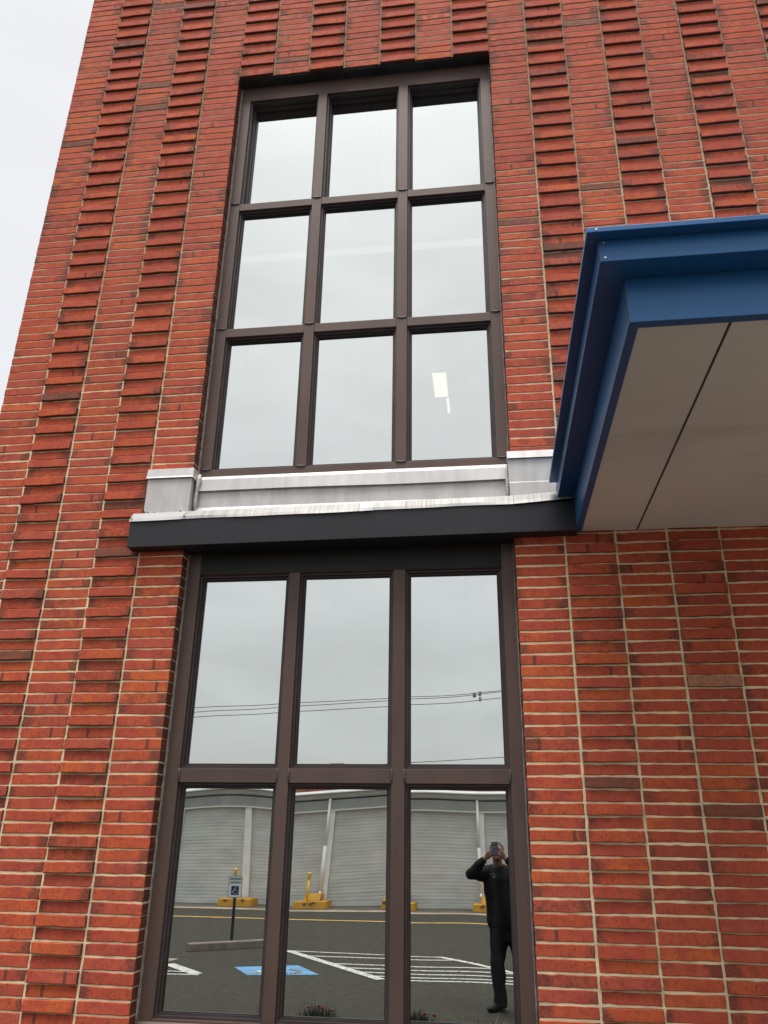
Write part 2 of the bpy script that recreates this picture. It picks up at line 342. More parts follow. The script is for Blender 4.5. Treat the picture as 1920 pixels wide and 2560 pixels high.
# ---------------------------------------------------------------- ground
C = 0.3048; CH = .0678; Z0 = .0257
def struct(name, mb, m, **k): return tag(mb.build(name, m, **k), kind='structure')
g = MB()
n = 60
xs = np.concatenate([np.linspace(-900, -30, 8), np.linspace(-25, 25, 40), np.linspace(30, 900, 8)])
ys = np.concatenate([np.linspace(-900, -30, 8), np.linspace(-28, 6, 40), np.linspace(10, 900, 8)])
vs = [(x, y, 0) for y in ys for x in xs]; nx = len(xs)
fs = [(j*nx+i, j*nx+i+1, (j+1)*nx+i+1, (j+1)*nx+i) for j in range(len(ys)-1) for i in range(nx-1)]
g.add(vs, fs); struct('ground', g, MT['asphalt'])
struct('road_gutter', MB().box(-60, 60, -17.75, -17.3, -.05, .006), MT['gutter'])
struct('garage_apron', MB().box(-60, 60, -19.1, -17.753, -.05, .010), MT['apron'])
struct('yellow_edge_line', MB().box(-60, 60, -15.01, -14.89, -.05, .004), MT['yellow_paint'])
def strip(mb, a, b, wd, z=.004):
    a = Vector(a); b = Vector(b); d = (b-a).normalized(); p = Vector((-d.y, d.x))*wd/2
    mb.poly([(a.x-p.x, a.y-p.y, z), (b.x-p.x, b.y-p.y, z), (b.x+p.x, b.y+p.y, z), (a.x+p.x, a.y+p.y, z)], .003)
struct('bounce_slab', MB().box(3.3, 14, -4.2, -.02, -.05, .012), MT['bounce'])  # unseen slab added to bounce light up onto the canopy soffit
hm = MB()
strip(hm, (-1.47, -9.36), (1.10, -9.16), .07)
DIAG = lambda y, x0=-1.42, y0=-9.33: x0+(y-y0)*(1.97/2.74)
for k, (y, w_) in enumerate(((-8.80, .07), (-8.05, .075), (-7.68, .075), (-7.33, .07), (-7.02, .07), (-6.78, .07))):
    xl = DIAG(y); xr = 1.03+(y+9.16)*.78
    strip(hm, (xl+.05, y-.02), (xr, y-.02), w_)
strip(hm, (-1.44, -9.34), (.42, -6.75), .14, .0085); strip(hm, (1.03, -9.14), (2.9, -6.75), .11, .0085)
struct('hatched_aisle_marking', hm, MT['white_paint'])
am = MB()
strip(am, (-1.98, -6.62), (-3.8, -6.50), .07); strip(am, (-2.2, -6.76), (-3.8, -6.80), .06, .0125); strip(am, (-2.02, -6.66), (-2.72, -7.45), .17, .0085)
struct('stall_line_marking', am, MT['white_paint'])
tm = MB(); tm.poly([(-2.78, -8.02, .004), (-3.6, -8.3, .004), (-3.6, -7.5, .004), (-2.86, -7.56, .004)], .003)
struct('faded_marking', tm, MT['worn_paint'])
BQ = [(-1.74, -7.40), (-1.36, -6.74), (-.44, -6.98), (-.91, -7.78)]
struct('accessible_bay_marking', MB().poly([(x, y, .004) for x, y in BQ], .003), MT['blue_paint'])

def isa(mb, T, th):
    """wheelchair symbol built from strokes; T maps (u,v) in 0..1 to a 3D point, th = stroke half width in uv"""
    def stroke(pts, hw):
        for i in range(len(pts)-1):
            a = Vector(pts[i]); b = Vector(pts[i+1]); d = (b-a)
            if d.length < 1e-6: continue
            d.normalize(); p = Vector((-d.y, d.x))*hw; a2 = a-d*hw*.5; b2 = b+d*hw*.5
            q = [T(*(a2-p)), T(*(b2-p)), T(*(b2+p)), T(*(a2+p))]
            mb.add(q, [(0, 1, 2, 3)])
    stroke([(.47, .80), (.49, .50), (.70, .50), (.80, .24), (.90, .28)], th)
    stroke([(.48, .66), (.66, .66)], th*.8)
    stroke([(.44+.26*math.cos(t_), .36+.26*math.sin(t_)) for t_ in np.linspace(R(125), R(385-40), 18)], th)
    stroke([(.46+.028*math.cos(t_), .90+.028*math.sin(t_)) for t_ in np.linspace(0, 2*math.pi, 9)], .035)
mk = MB()
def TB(u, v):   # bilinear over the blue square; bottom edge nearest the wall
    bl, br, tl, tr = Vector(BQ[2]), Vector(BQ[1]), Vector(BQ[3]), Vector(BQ[0])
    p = (bl*(1-u)+br*u)*(1-v)+(tl*(1-u)+tr*u)*v; return (p.x, p.y, .0085)
isa(mk, TB, .035); struct('wheelchair_marking', mk, MT['white_paint'])

# ---------------------------------------------------------------- brick building
B = empty('brick_building', (0, 0, 0))
tag(B, 'red stack bond brick building with tall bronze framed windows and blue canopy', 'building')
XL, XR = -5, 17
HEAD_N = 113; TOP_N = 142
W1 = (2.0, Z0+HEAD_N*CH)        # upper opening (from the black band up to the head)
L_BOT = .665
V_, F_, RND, UV_, BED = [], [], [], [], []
vcount = 0
def add_brick(x0, x1, z0, z1, y0, back, nrm='y', xpos=0., open_ends=True):
    """brick whose face lies at y0 (towards -y); nrm 'x' = face towards -x at xpos, running along y"""
    global vcount
    wd = x1-x0; jit = .0011
    us = np.concatenate([[0, 0], [.0035], np.linspace(.0035, wd-.0035, 9)[1:-1], [wd-.0035], [wd, wd]])
    h = z1-z0; vs_ = np.array([0, 0, .0035, h*.5, h-.0035, h, h])
    nu, nv = len(us), len(vs_)
    U, Vv = np.meshgrid(us, vs_)
    D = np.zeros_like(U)
    bev = .0032
    D[:, 1] = bev; D[:, -2] = bev; D[1, :] = bev; D[-2, :] = bev
    D[:, 0] = back; D[:, -1] = back; D[0, :] = back; D[-1, :] = back
    ju = rng.normal(0, jit, (nu,)); jb = rng.normal(0, jit, (nu,)); jl = rng.normal(0, jit, (nv,)); jr = rng.normal(0, jit, (nv,))
    dz0 = rng.normal(0, .0011); dz1 = rng.normal(0, .0011); tilt = rng.normal(0, .0012)
    Z = Vv.copy(); X = U.copy()
    Z[:3, :] += ju[None, :]+dz0; Z[-3:, :] += jb[None, :]+dz1
    X[:, :3] += jl[:, None]; X[:, -3:] += jr[:, None]
    Z += tilt*(U/wd-.5)*2
    face = (D < back)
    D = D+face*(rng.uniform(-.0014, .0014)+rng.uniform(-.0016, .0016)*(U/wd-.5)+rng.uniform(-.0009, .0009)*(Vv/h-.5)*2)
    if nrm == 'y': P = np.stack([x0+X, y0+D, z0+Z], -1)
    else: P = np.stack([xpos+D, x0+X, z0+Z], -1)
    V_.append(P.reshape(-1, 3))
    i, j = np.meshgrid(np.arange(nu-1), np.arange(nv-1)); a = (j*nu+i).ravel()+vcount
    q = np.stack([a, a+1, a+nu+1, a+nu], -1)
    if nrm == 'x': q = q[:, ::-1]
    F_.append(q); vcount += nu*nv
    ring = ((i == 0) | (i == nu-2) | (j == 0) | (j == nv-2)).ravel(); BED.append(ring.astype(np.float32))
    r = rng.random(4)
    if TAN: r[2] = 0.0
    elif r[2] < .004: r[2] = .5
    RND.append(np.tile([r[0], r[1], r[2], 1], (nu*nv, 1)))
    UV_.append(np.stack([U.ravel()/wd, Vv.ravel()/h, np.full(nu*nv, r[3]), np.ones(nu*nv)], -1))
J = .0104; JX = .0138
PROJ = .0185
for k in range(XL, XR):
    pk = (k % 2 == 0)
    for n_ in range(0, TOP_N):
        thin = (k <= 6 or n_ > 56); J = .0093 if thin else .0104; JX = .0122 if thin else .0138
        z0 = Z0+n_*CH+J/2; z1 = z0+CH-J
        if 0 <= k <= 6 and (L_BOT-.02 < z0 < W1[1]-.03): continue
        par = 1 if k <= 6 else 0
        pr = PROJ if (pk and n_ % 2 == par) else 0
        if pk and pr: pr += rng.normal(0, .0015)
        x0 = k*C+JX/2; x1 = (k+1)*C-JX/2
        back = .03
        if k in (-1, 7): back = .092
        if k == -1 : x1 = 0.0
        if k == 7: x0 = 2.1336
        if k == XL: back = .10; x0 = XL*C
        if n_ == HEAD_N and 0 <= k <= 6: back = .05
        TAN = (k == 10 and n_ == 36)
        add_brick(x0, x1, z0, z1, -pr, back+pr)
TAN = False
# return wall at the left corner: half-brick header plus full bricks, running into +y
for n_ in range(0, TOP_N):
    z0 = Z0+n_*CH+J/2; z1 = z0+CH-J
    for k in range(0, 20):
        y0 = .102+k*C; add_brick(y0+J/2, y0+C-J/2, z0, z1, 0, .03+0, 'x', XL*C-.0)
V = np.concatenate(V_); Fq = np.concatenate(F_); RN = np.concatenate(RND); UU = np.concatenate(UV_)
me = bpy.data.meshes.new('brick_wall'); me.vertices.add(len(V)); me.vertices.foreach_set('co', V.ravel())
me.loops.add(Fq.size); me.loops.foreach_set('vertex_index', Fq.ravel().astype(np.int32))
me.polygons.add(len(Fq)); me.polygons.foreach_set('loop_start', np.arange(0, Fq.size, 4, dtype=np.int32))
me.polygons.foreach_set('use_smooth', np.zeros(len(Fq), dtype=bool))
at = me.attributes.new('brand', 'FLOAT_COLOR', 'POINT'); at.data.foreach_set('color', RN.ravel().astype(np.float32))
at = me.attributes.new('buv', 'FLOAT_COLOR', 'POINT'); at.data.foreach_set('color', UU.ravel().astype(np.float32))
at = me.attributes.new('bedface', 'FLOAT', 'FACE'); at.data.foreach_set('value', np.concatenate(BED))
me.update(); me.validate()
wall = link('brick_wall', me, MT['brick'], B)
# mortar bed behind the brick faces: slightly wavy sheet around the opening, with core depth
mo = MB(); MD = .0038
HT = Z0+HEAD_N*CH; TOPZ = Z0+TOP_N*CH
X1R = 7*C
def wavy(x0, x1, z0, z1):
    nxw = max(2, int((x1-x0)/.06)); nzw = max(2, int((z1-z0)/.05))
    vs = []; 
    for j in range(nzw+1):
        for i in range(nxw+1):
            edge = i in (0, nxw) or j in (0, nzw)
            vs.append((x0+(x1-x0)*i/nxw, MD+(0 if edge else random.uniform(-.0004, .0006)), z0+(z1-z0)*j/nzw))
    fs = [(j*(nxw+1)+i, j*(nxw+1)+i+1, (j+1)*(nxw+1)+i+1, (j+1)*(nxw+1)+i) for j in range(nzw) for i in range(nxw)]
    mo.add(vs, fs, True)
wavy(XL*C+.004, -.004, 0, TOPZ-.002); wavy(X1R+.004, XR*C, 0, TOPZ-.002); wavy(-.004, X1R+.004, HT+.004, TOPZ-.002); wavy(-.004, X1R+.004, 0, L_BOT)
# jamb returns, corner return, core
mo.add([(-.004, MD, L_BOT), (-.004, .10, L_BOT), (-.004, .10, HT), (-.004, MD, HT)], [(0, 1, 2, 3)])
mo.add([(X1R+.004, MD, L_BOT), (X1R+.004, .10, L_BOT), (X1R+.004, .10, HT), (X1R+.004, MD, HT)], [(3, 2, 1, 0)])
mo.add([(XL*C+.004, MD, 0), (XL*C+.004, 6.2, 0), (XL*C+.004, 6.2, TOPZ-.002), (XL*C+.004, MD, TOPZ-.002)], [(0, 3, 2, 1)])
meo = bpy.data.meshes.new('mortar'); meo.from_pydata(mo.v, [], mo.f); meo.polygons.foreach_set('use_smooth', mo.sm)
link('mortar', meo, MT['mortar'], wall)
core = MB()
core.box(XL*C+.06, -.012, .10, .40, 0, TOPZ-.01); core.box(X1R+.012, XR*C, .10, .40, 0, TOPZ-.01)
core.box(-.012, X1R+.012, .12, .40, HT+.03, TOPZ-.01); core.box(-.012, X1R+.012, .10, .40, 0, L_BOT-.01)
core.box(XL*C+.06, XL*C+.40, .40, 6.2, 0, TOPZ-.01); core.box(XL*C+.40, XR*C, 6.0, 6.2, 0, TOPZ-.01); core.box(XR*C-.3, XR*C-.001, .40, 6.0, 0, TOPZ-.01)
core.build('inner_wall', MT['room'], B)
MB().box(XL*C+.02, XR*C, .012, 6.2, TOPZ-.01, TOPZ+.06).build('roof_slab', MT['roof'], B)
MB().box(XL*C+.41, XR*C-.31, .41, 5.99, EYE+1.72, EYE+2.0).build('floor_slab', MT['room'], B)
MB().box(XL*C+.41, XR*C-.31, .41, 5.99, .02, .06).build('floor_slab', MT['room'], B)
MB().box(XL*C+.41, XR*C-.31, .41, 5.99, EYE+5.62, EYE+5.75).build('ceiling', MT['room'], B)
# steel lintel over the opening
MB().box(-.004, X1R+.004, .014, .094, HT-.010, HT-.002).box(-.004, X1R+.004, .012, .020, HT-.0018, HT+.010).build('lintel', MT['lintel'], wall)

# ---------------------------------------------------------------- windows
YF = .095
def pane_mesh(x0, x1, z0, z1, YG, f=None, nseg=24):
    vs = []; nn = nseg
    for j in range(nn+1):
        for i in range(nn+1):
            u = i/nn; v = j/nn; vs.append((x0+(x1-x0)*u, YG+(f(u, v) if f else 0), z0+(z1-z0)*v))
    fs = [(j*(nn+1)+i, j*(nn+1)+i+1, (j+1)*(nn+1)+i+1, (j+1)*(nn+1)+i) for j in range(nn) for i in range(nn)]
    m_ = bpy.data.meshes.new('glass_pane'); m_.from_pydata(vs, [], fs); return m_
def stops(mb, x0, x1, z0, z1, YG, ins):
    """stepped glazing stops round a light whose daylight opening in the face is x0..x1, z0..z1"""
    for a, (ya, yb) in zip(ins, ((.1165, YG+.03), ((.1165+YG)/2, YG+.025))):
        mb.box(x0, x0+a, ya, yb, z0, z1); mb.box(x1-a, x1, ya, yb, z0, z1)
        mb.box(x0+a, x1-a, ya, yb, z1-a, z1); mb.box(x0+a, x1-a, ya, yb, z0, z0+a)
def window(label, xj, mull, zr, zbot, ztop, fpane, YGS, ins):
    """xj = (outer L, inner L, inner R, outer R); mull = [(l, r)..]; zr = rails [(b, t)..] from the bottom"""
    W_ = MB(); YB = max(YGS)+.05
    W_.box(xj[0], xj[1], YF, YB, zbot[0], ztop[1]); W_.box(xj[2], xj[3], YF, YB, zbot[0], ztop[1])
    W_.box(xj[1], xj[2], YF+.0005, YB, zbot[0], zbot[1]); W_.box(xj[1], xj[2], YF+.0005, YB, ztop[0], ztop[1])
    fr = W_.build('window', MT['frame'], B, bevel=.002); tag(fr, label)
    for l, r in mull: MB().box(l, r, YF-.001, YB, zbot[1]+.0003, ztop[0]-.0003).build('mullion', MT['frame'], fr, bevel=.002)
    cols = [xj[1]]+[v for m_ in mull for v in m_]+[xj[2]]; cols = [(cols[i], cols[i+1]) for i in range(0, len(cols), 2)]
    for b, t in zr:
        for l, r in cols: MB().box(l+.0006, r-.0006, YF+.002, YB, b, t).build('rail', MT['frame'], fr, bevel=.002)
    rows = [zbot[1]]+[v for m_ in zr for v in m_]+[ztop[0]]; rows = [(rows[i], rows[i+1]) for i in range(0, len(rows), 2)]
    for ri_, (b, t) in enumerate(rows):
        for ci, (l, r) in enumerate(cols):
            YG = YGS[ri_]
            st = MB(); stops(st, l+.0005, r-.0005, b+.0005, t-.0005, YG, ins); st.build('glazing_stop', MT['stop'], fr)
            a = ins[1]; gg = .005; gk = MB()
            x0, x1, z0, z1 = l+a, r-a, b+a, t-a; ya = YG-.010; yb = YG-.0008
            gk.box(x0, x0+gg, ya, yb, z0, z1).box(x1-gg, x1, ya, yb, z0, z1).box(x0+gg, x1-gg, ya, yb, z1-gg, z1).box(x0+gg, x1-gg, ya, yb, z0, z0+gg)
            gk.build('gasket', MT['gasket'], fr)
            pm_ = pane_mesh(l+.004, r-.004, b+.004, t-.004, YG, fpane(ri_, ci)); link('glass_pane', pm_, MT['glass'], fr, True)
    return fr, cols, rows
def wob(s_, amp):
    r_ = random.Random(s_); p = [r_.uniform(0, 6.28) for _ in range(4)]
    return lambda u, v: amp*(math.sin(3.3*u+p[0])*math.cos(2.7*v+p[1])+.4*math.sin(6*u+p[2])*math.sin(5*v+p[3]))
E_ = EYE
def up_f(r_, c_):
    wv = wob(r_*7+c_, .0004); sx_, sz_ = (random.Random(r_*5+c_).uniform(-.0012, .0012), random.Random(r_*9+c_).uniform(-.001, .001))
    return lambda u, v: wv(u, v)+sx_*(u-.5)+sz_*v
frU, colsU, rowsU = window('upper window of nine reflective panes in bronze frame', (.004, .090, 2.050, 2.130), [(.686, .760), (1.372, 1.448)],
    [(E_+3.464, E_+3.535), (E_+4.676, E_+4.742)], (E_+2.300, E_+2.369), (E_+5.888, E_+6.045), up_f, (.155, .155, .208), (.014, .026))
def low_f(r_, c_):
    if r_ == 1: return wob(40+c_, .00025)
    if c_ == 0: return lambda u, v: -.0030*max(0, v-.45)**2*math.cos(3.14*(u-.55))
    if c_ == 1: return lambda u, v: -.0105*(u-.42)*(lambda q: 0 if q < 0 else (.66*q*q/.24 if q < .12 else .66*(q-.06)))(v-.42)
    return wob(55, .00025)
frL, colsL, rowsL = window('lower window of six tall panes mirroring the car park', (.006, .092, 2.048, 2.130), [(.693, .763), (1.369, 1.445)],
    [(E_+.317, E_+.397)], (E_-.945, E_-.888), (E_+1.606, E_+1.93), low_f, (.155, .155), (.014, .026))
MB().box(.0925, 2.0475, YF-.004, YF-.0005, E_+1.609, E_+1.76).build('header_sheet', MT['header'], frL)  # thin near-black sheet covering the frame head below the band
# sloped bottom sill nose
MB().prism_x([(.094, E_-.945), (.094, E_-.900), (.07, E_-.925), (.07, E_-.945)], .006, 2.130).build('sill_nose', MT['frame'], frL)
# caulk joints: tan strip between brick return and frame, grey bead on the frame
def bead(pts, r, m_, par):
    pts = [(x+random.uniform(-.0012, .0012), y+random.uniform(-.001, .001), z) for x, y, z in pts]
    o = MB().tube(pts, r, 6).build('caulk_bead', m_, par)
for (z0, z1, fr) in ((E_+2.30, E_+6.03, frU), (E_-.94, E_+1.78, frL)):
    zz = np.linspace(z0, z1, 50)
    bead([(-.001, YF-.002, z) for z in zz], .0075, MT['caulk_tan'], fr)
    bead([(.008, YF-.001, z) for z in zz], .0045, MT['caulk'], fr)
    bead([(2.128, YF-.001, z) for z in zz], .006, MT['caulk'], fr)
# smeared sealant at the joints of mullions and rails
def smear(x0, x1, z, fr, vert=False, zz=None):
    m_ = MB()
    if not vert: m_.tube([(x0+(x1-x0)*t_, YF-.002, z+.002*math.sin(t_*9)) for t_ in np.linspace(0, 1, 7)], [.001, .006, .0075, .007, .0075, .006, .001], 8)
    else: m_.tube([(x0, YF+.001, zz+(z-zz)*t_) for t_ in np.linspace(0, 1, 7)], [.001, .007, .009, .008, .009, .007, .001], 8)
    m_.build('sealant', MT['caulk_d'], fr)
MT['caulk_d'] = mat('dark_sealant', (.075, .068, .066), .45, noise=.2, nscale=30)
for b, t in [(0, E_+2.369), (0, E_+3.535), (0, E_+4.742)]:
    for l, r in [(.012, .088), (.684, .762), (1.370, 1.450), (2.052, 2.126)]: smear(l, r, t+.001, frU)
for x in (.694, .762, 1.370, 1.444, .094, 2.046): smear(x, x, E_+.400, frL, True, E_+.314)

# ---------------------------------------------------------------- spandrel: flashing, pedestals and charcoal band
FB = MB()
zb0, zb1, zt0, zt1 = E_+1.743, E_+1.764, E_+1.922, E_+1.955
def bandbox(x0, x1, y0, y1, za, zb_, zc, zd):
    return [(x0, y0, za), (x1, y0, zb_), (x1, y1, zb_), (x0, y1, za), (x0, y0, zc), (x1, y0, zd), (x1, y1, zd), (x0, y1, zc)], [(0, 3, 2, 1), (4, 5, 6, 7), (0, 1, 5, 4), (2, 3, 7, 6), (0, 4, 7, 3), (1, 2, 6, 5)]
FB.add(*bandbox(-.347, 2.512, -.10, .092, zb0, zb1, zt0, zt1))
band = FB.build('fascia_band', MT['blackband'], B, bevel=.002)
MB().tube([(-.30, -.045, zb0-.004), (-.05, -.05, zb0-.003)], .002, 6).build('drip_bead', MT['blackband'], band)
FL = empty('sill_flashing', (0, 0, 0), B)
def wavyprism(prof_f, xs_, name, m_):
    """extrude a (y,z) profile that may change with x"""
    P = [prof_f(x) for x in xs_]; n_ = len(P[0]); vs = []; fs = []
    for x, pr_ in zip(xs_, P): vs += [(x, y, z) for y, z in pr_]
    for i in range(len(xs_)-1):
        for k in range(n_): fs.append((i*n_+k, i*n_+(k+1) % n_, (i+1)*n_+(k+1) % n_, (i+1)*n_+k))
    fs += [tuple(range(n_))[::-1], tuple((len(xs_)-1)*n_+k for k in range(n_))]
    mb = MB(); mb.add(vs, fs); return mb.build(name, m_, FL)
def zband(x): return zt0+(zt1-zt0)*(x+.347)/2.859
def dripprof(dy=0, dz=0):
    def f(x):
        s_ = .0045*math.sin(x*4.2+1)+.003*math.sin(x*11)
        zz = zband(x)
        return [(-.109-dy+s_*.5, zz-.004+s_*.6-dz), (-.104, zz+.004), (.06, zz+.075), (.06, zz+.082), (-.064, zz+.070+dz*.3), (-.102-dy, zz+.018+s_*.3)]
    return f
wavyprism(dripprof(.002), np.linspace(-.352, .010, 8), 'drip_edge', MT['patch'])
wavyprism(dripprof(), np.linspace(.012, 1.17, 26), 'drip_edge', MT['drip'])
wavyprism(dripprof(.004, .003), np.linspace(1.172, 1.262, 4), 'drip_joint_cover', MT['patch'])
wavyprism(dripprof(), np.linspace(1.264, 2.135, 20), 'drip_edge', MT['drip'])
wavyprism(lambda x: [(a, b+.010*(x-2.137)/.2) for a, b in dripprof(.003)(x)], np.linspace(2.137, 2.51, 8), 'drip_edge', MT['drip'])
pf = MB().box(-.305, .006, -.020, .08, E_+1.99, E_+2.30)
pf.build('pedestal_cladding', MT['flash'], FL, bevel=.003)
MB().prism_x([(-.036, E_+2.262), (-.033, E_+2.262), (-.022, E_+2.335), (.08, E_+2.345), (.08, E_+2.30), (-.021, E_+2.30)], -.312, .014).build('pedestal_cap', MT['flash'], FL)
MB().box(.0145, .022, -.036, .085, E_+2.255, E_+2.315).build('pedestal_cap', MT['flash'], FL)
MB().box(2.117, 2.44, -.018, .08, E_+2.127, E_+2.30).build('pedestal_cladding', MT['flash'], FL, bevel=.003)
MB().prism_x([(-.024, E_+1.99), (-.024, E_+2.128), (-.0185, E_+2.135), (.06, E_+2.135), (.06, E_+1.99)], 2.121, 2.45).build('pedestal_cladding', MT['flash'], FL)
MB().prism_x([(-.036, E_+2.297), (-.033, E_+2.297), (-.022, E_+2.352), (.08, E_+2.362), (.08, E_+2.302), (-.019, E_+2.302)], 2.112, 2.45).build('pedestal_cap', MT['flash'], FL)
# recessed apron and upper sill strip between the pedestals
MB().box(.0235, 2.1165, .062, .093, E_+2.04, E_+2.296).build('apron_panel', MT['flash'], FL)
wavyprism(lambda x: [(.040+.002*math.sin(x*5), E_+2.186+.003*math.sin(x*3.1)), (.044, E_+2.186+.003*math.sin(x*3.1)), (.058, E_+2.26), (.0615, E_+2.2985), (.058, E_+2.2985), (.050, E_+2.275)], np.linspace(.024, 2.113, 30), 'sill_strip', MT['flash'])
wavyprism(lambda x: [(.030, E_+2.030), (.061, E_+2.030), (.061, E_+2.072), (.052, E_+2.066)], np.linspace(.024, 2.113, 20), 'apron_foot', MT['flash'])
# sealant lumps in the corners
WS = mat('white_sealant', (.55, .53, .51), .5, noise=.15, nscale=30, bump=.5, bscale=40)
MB().tube([(.028, .045, E_+2.02), (.026, .035, E_+2.10), (.030, .030, E_+2.20), (.036, .030, E_+2.27), (.032, .05, E_+2.31)], [.010, .013, .012, .017, .010], 8).build('corner_sealant', WS, FL)
MB().tube([(2.112, .050, E_+2.02), (2.108, .045, E_+2.12), (2.106, .040, E_+2.24), (2.108, .055, E_+2.29)], [.008, .010, .010, .008], 8).build('corner_sealant', WS, FL)
for x, z in ((-.30, E_+2.018), (-.272, E_+2.008), (-.225, E_+2.006)): MB().tube([(x, -.030, z), (x, -.018, z)], .0075, 8).build('fixing_plug', MT['black'], FL)
for x, z in ((-.34, E_+1.945), (-.34, E_+1.985), (-.01, E_+1.985), (.02, E_+1.95)): MB().tube([(x, -.118, z-.005), (x, -.10, z-.005)], .003, 6).build('rivet', MT['jointdark'], FL)

# ---------------------------------------------------------------- blue canopy
ZS = E_+1.786; CXR = 7.2
CN = MB()
def lband(mb, xl, yf, z0, z1, yend, xl_in, yf_in):
    """L-shaped fascia: left side runs back to the wall, front runs right"""
    mb.box(xl, xl_in, yf_in, yend, z0, z1); mb.box(xl, CXR, yf, yf_in, z0, z1)
lf = MB(); lband(lf, 2.505, -2.165, ZS-.006, E_+1.981, -.004, 2.543, -2.125)
cnp = lf.build('canopy', MT['blue'], B, bevel=.003); tag(cnp, 'blue metal entrance canopy with stepped fascia and beige soffit')
m_ = MB(); lband(m_, 2.405, -2.268, E_+1.9815, E_+2.079, -.045, 2.66, -2.00); m_.build('cornice_band', MT['blue'], cnp, bevel=.003)
m_ = MB(); lband(m_, 2.360, -2.315, E_+2.0795, E_+2.101, -.105, 2.62, -2.02); m_.build('cornice_cap', MT['blue'], cnp, bevel=.002)
MB().box(2.62, CXR, -2.0199, -.012, E_+2.0, E_+2.09).build('canopy_roof', MT['blue'], cnp)
# vertical mitre seams and screws
MB().box(2.502, 2.5045, -2.1665, -2.163, ZS-.004, E_+1.981).build('mitre_seam', MT['jointdark'], cnp); MB().box(2.402, 2.4045, -2.2695, -2.267, E_+1.983, E_+2.078).build('mitre_seam', MT['jointdark'], cnp)
for x, z in ((2.395, E_+2.090), (2.425, E_+2.068), (2.425, E_+1.998)):
    yy = -2.3175 if z > E_+2.08 else -2.2705
    MB().tube([(x, yy, z), (x, yy+.006, z)], .0042, 8).build('screw_head', MT['rivet'], cnp)
for a, b in ((2.5445, 2.869), (2.881, 4.10), (4.112, 5.33), (5.342, CXR)):
    MB().box(a, b, -2.1235, -.006, ZS+.002, ZS+.02).build('soffit_panel', MT['soffit'], cnp)
for a in (2.869, 4.10, 5.33): MB().box(a+.0005, a+.0115, -2.1235, -.008, ZS+.006, ZS+.03).build('soffit_joint', MT['jointdark'], cnp)
MB().box(2.5445, CXR, -2.1235, -.006, ZS+.0305, ZS+.06).build('soffit_deck', MT['jointdark'], cnp)

# ---------------------------------------------------------------- lights inside the upper room
def lamp(x0, x1, y0, y1, m_, label, d=.05):
    z = E_+5.6
    t = empty('ceiling_light', ((x0+x1)/2, (y0+y1)/2, z)); tag(t, label, 'ceiling light')
    MB().box(x0, x1, y0, y1, z-d, z-.006).build('diffuser', m_, t)
    fr = MB().box(x0-.012, x0-.0005, y0-.012, y1+.012, z-d-.004, z).box(x1+.0005, x1+.012, y0-.012, y1+.012, z-d-.004, z).box(x0, x1, y0-.012, y0-.0005, z-d-.004, z).box(x0, x1, y1+.0005, y1+.012, z-d-.004, z)
    fr.build('housing', MT['pillar'], t)
lamp(1.365, 1.54, 4.02, 4.62, MT['lamp'], 'wide lit ceiling light seen through the lower right pane of the upper window')
lamp(1.512, 1.545, 4.66, 5.08, MT['lamp'], 'narrow lit strip light just behind the wide lit ceiling light', .04)
lamp(-.45, 2.06, 1.64, 1.74, MT['lampdim'], 'long faint tube light seen through the middle row of the upper window', .03)

# ---------------------------------------------------------------- garage across the road
GA = empty('garage_building', (-2, -19, 0)); tag(GA, 'long grey garage with roller doors mirrored in the lower window', 'building')
GY = -19.0; PX = [1.60+2.215*k for k in range(-8, 6)]
gx0, gx1 = PX[0]-.3, PX[-1]+.3
MB().box(gx0, gx1, GY-9, GY-.35, 0, 2.95).build('garage_wall', MT['fascia'], GA)
MB().box(gx0, gx1, GY-.345, GY+.02, 2.50, 2.765).build('fascia_panel', MT['fascia'], GA)
MB().box(gx0, gx1, GY-.34, GY+.045, 2.465, 2.4995).build('fascia_trim', MT['whitestrip'], GA)
ev = MB().prism_x([(GY+.02, 2.80), (GY-.5, 2.80), (GY-.5, 3.03), (GY+.10, 3.03), (GY+.16, 2.965), (GY+.16, 2.955), (GY+.10, 2.95), (GY+.06, 2.84)], gx0-.1, gx1+.1)
ev.build('eave', MT['eave'], GA)
MB().box(gx0-.1, gx1+.1, GY+.1605, GY+.172, 2.945, 2.972).build('eave_lip', MT['whitestrip'], GA)
MB().box(gx0, gx1, GY-.34, GY+.03, 2.7655, 2.7995).build('shadow_gap', MT['black'], GA)
MB().box(gx0, gx1, GY-9, GY-.501, 2.951, 3.62).build('upper_wall', MT['red_wall'], GA)
def door_mesh(x0, x1):
    mb = MB(); prof = []
    z = .03; nsl = 28; hs = (2.47-.03)/nsl
    for i in range(nsl):
        za = z+i*hs; d_ = random.uniform(-.002, .002)
        prof += [(GY-.088, za+.003), (GY-.085+d_, za+.010), (GY-.083+d_, za+hs*.5), (GY-.085+d_, za+hs-.006), (GY-.089, za+hs-.001)]
    vs = []; fs = []
    nx_ = 6
    for i in range(nx_+1):
        x = x0+(x1-x0)*i/nx_; ph = random.uniform(0, 6)
        for k, (y, zz) in enumerate(prof): vs.append((x, y+.004*math.sin(k*.11+ph), zz))
    n_ = len(prof)
    for i in range(nx_):
        for k in range(n_-1): fs.append((i*n_+k, (i+1)*n_+k, (i+1)*n_+k+1, i*n_+k+1))
    mb.add(vs, fs); mb.box(x0, x1, GY-.33, GY-.12, .0, 2.47); mb.box(x0+.01, x1-.01, GY-.12, GY-.07, .004, .035)
    return mb
for i in range(len(PX)-1):
    door_mesh(PX[i]+.11, PX[i+1]-.11).build('roller_door', MT['door'], GA)
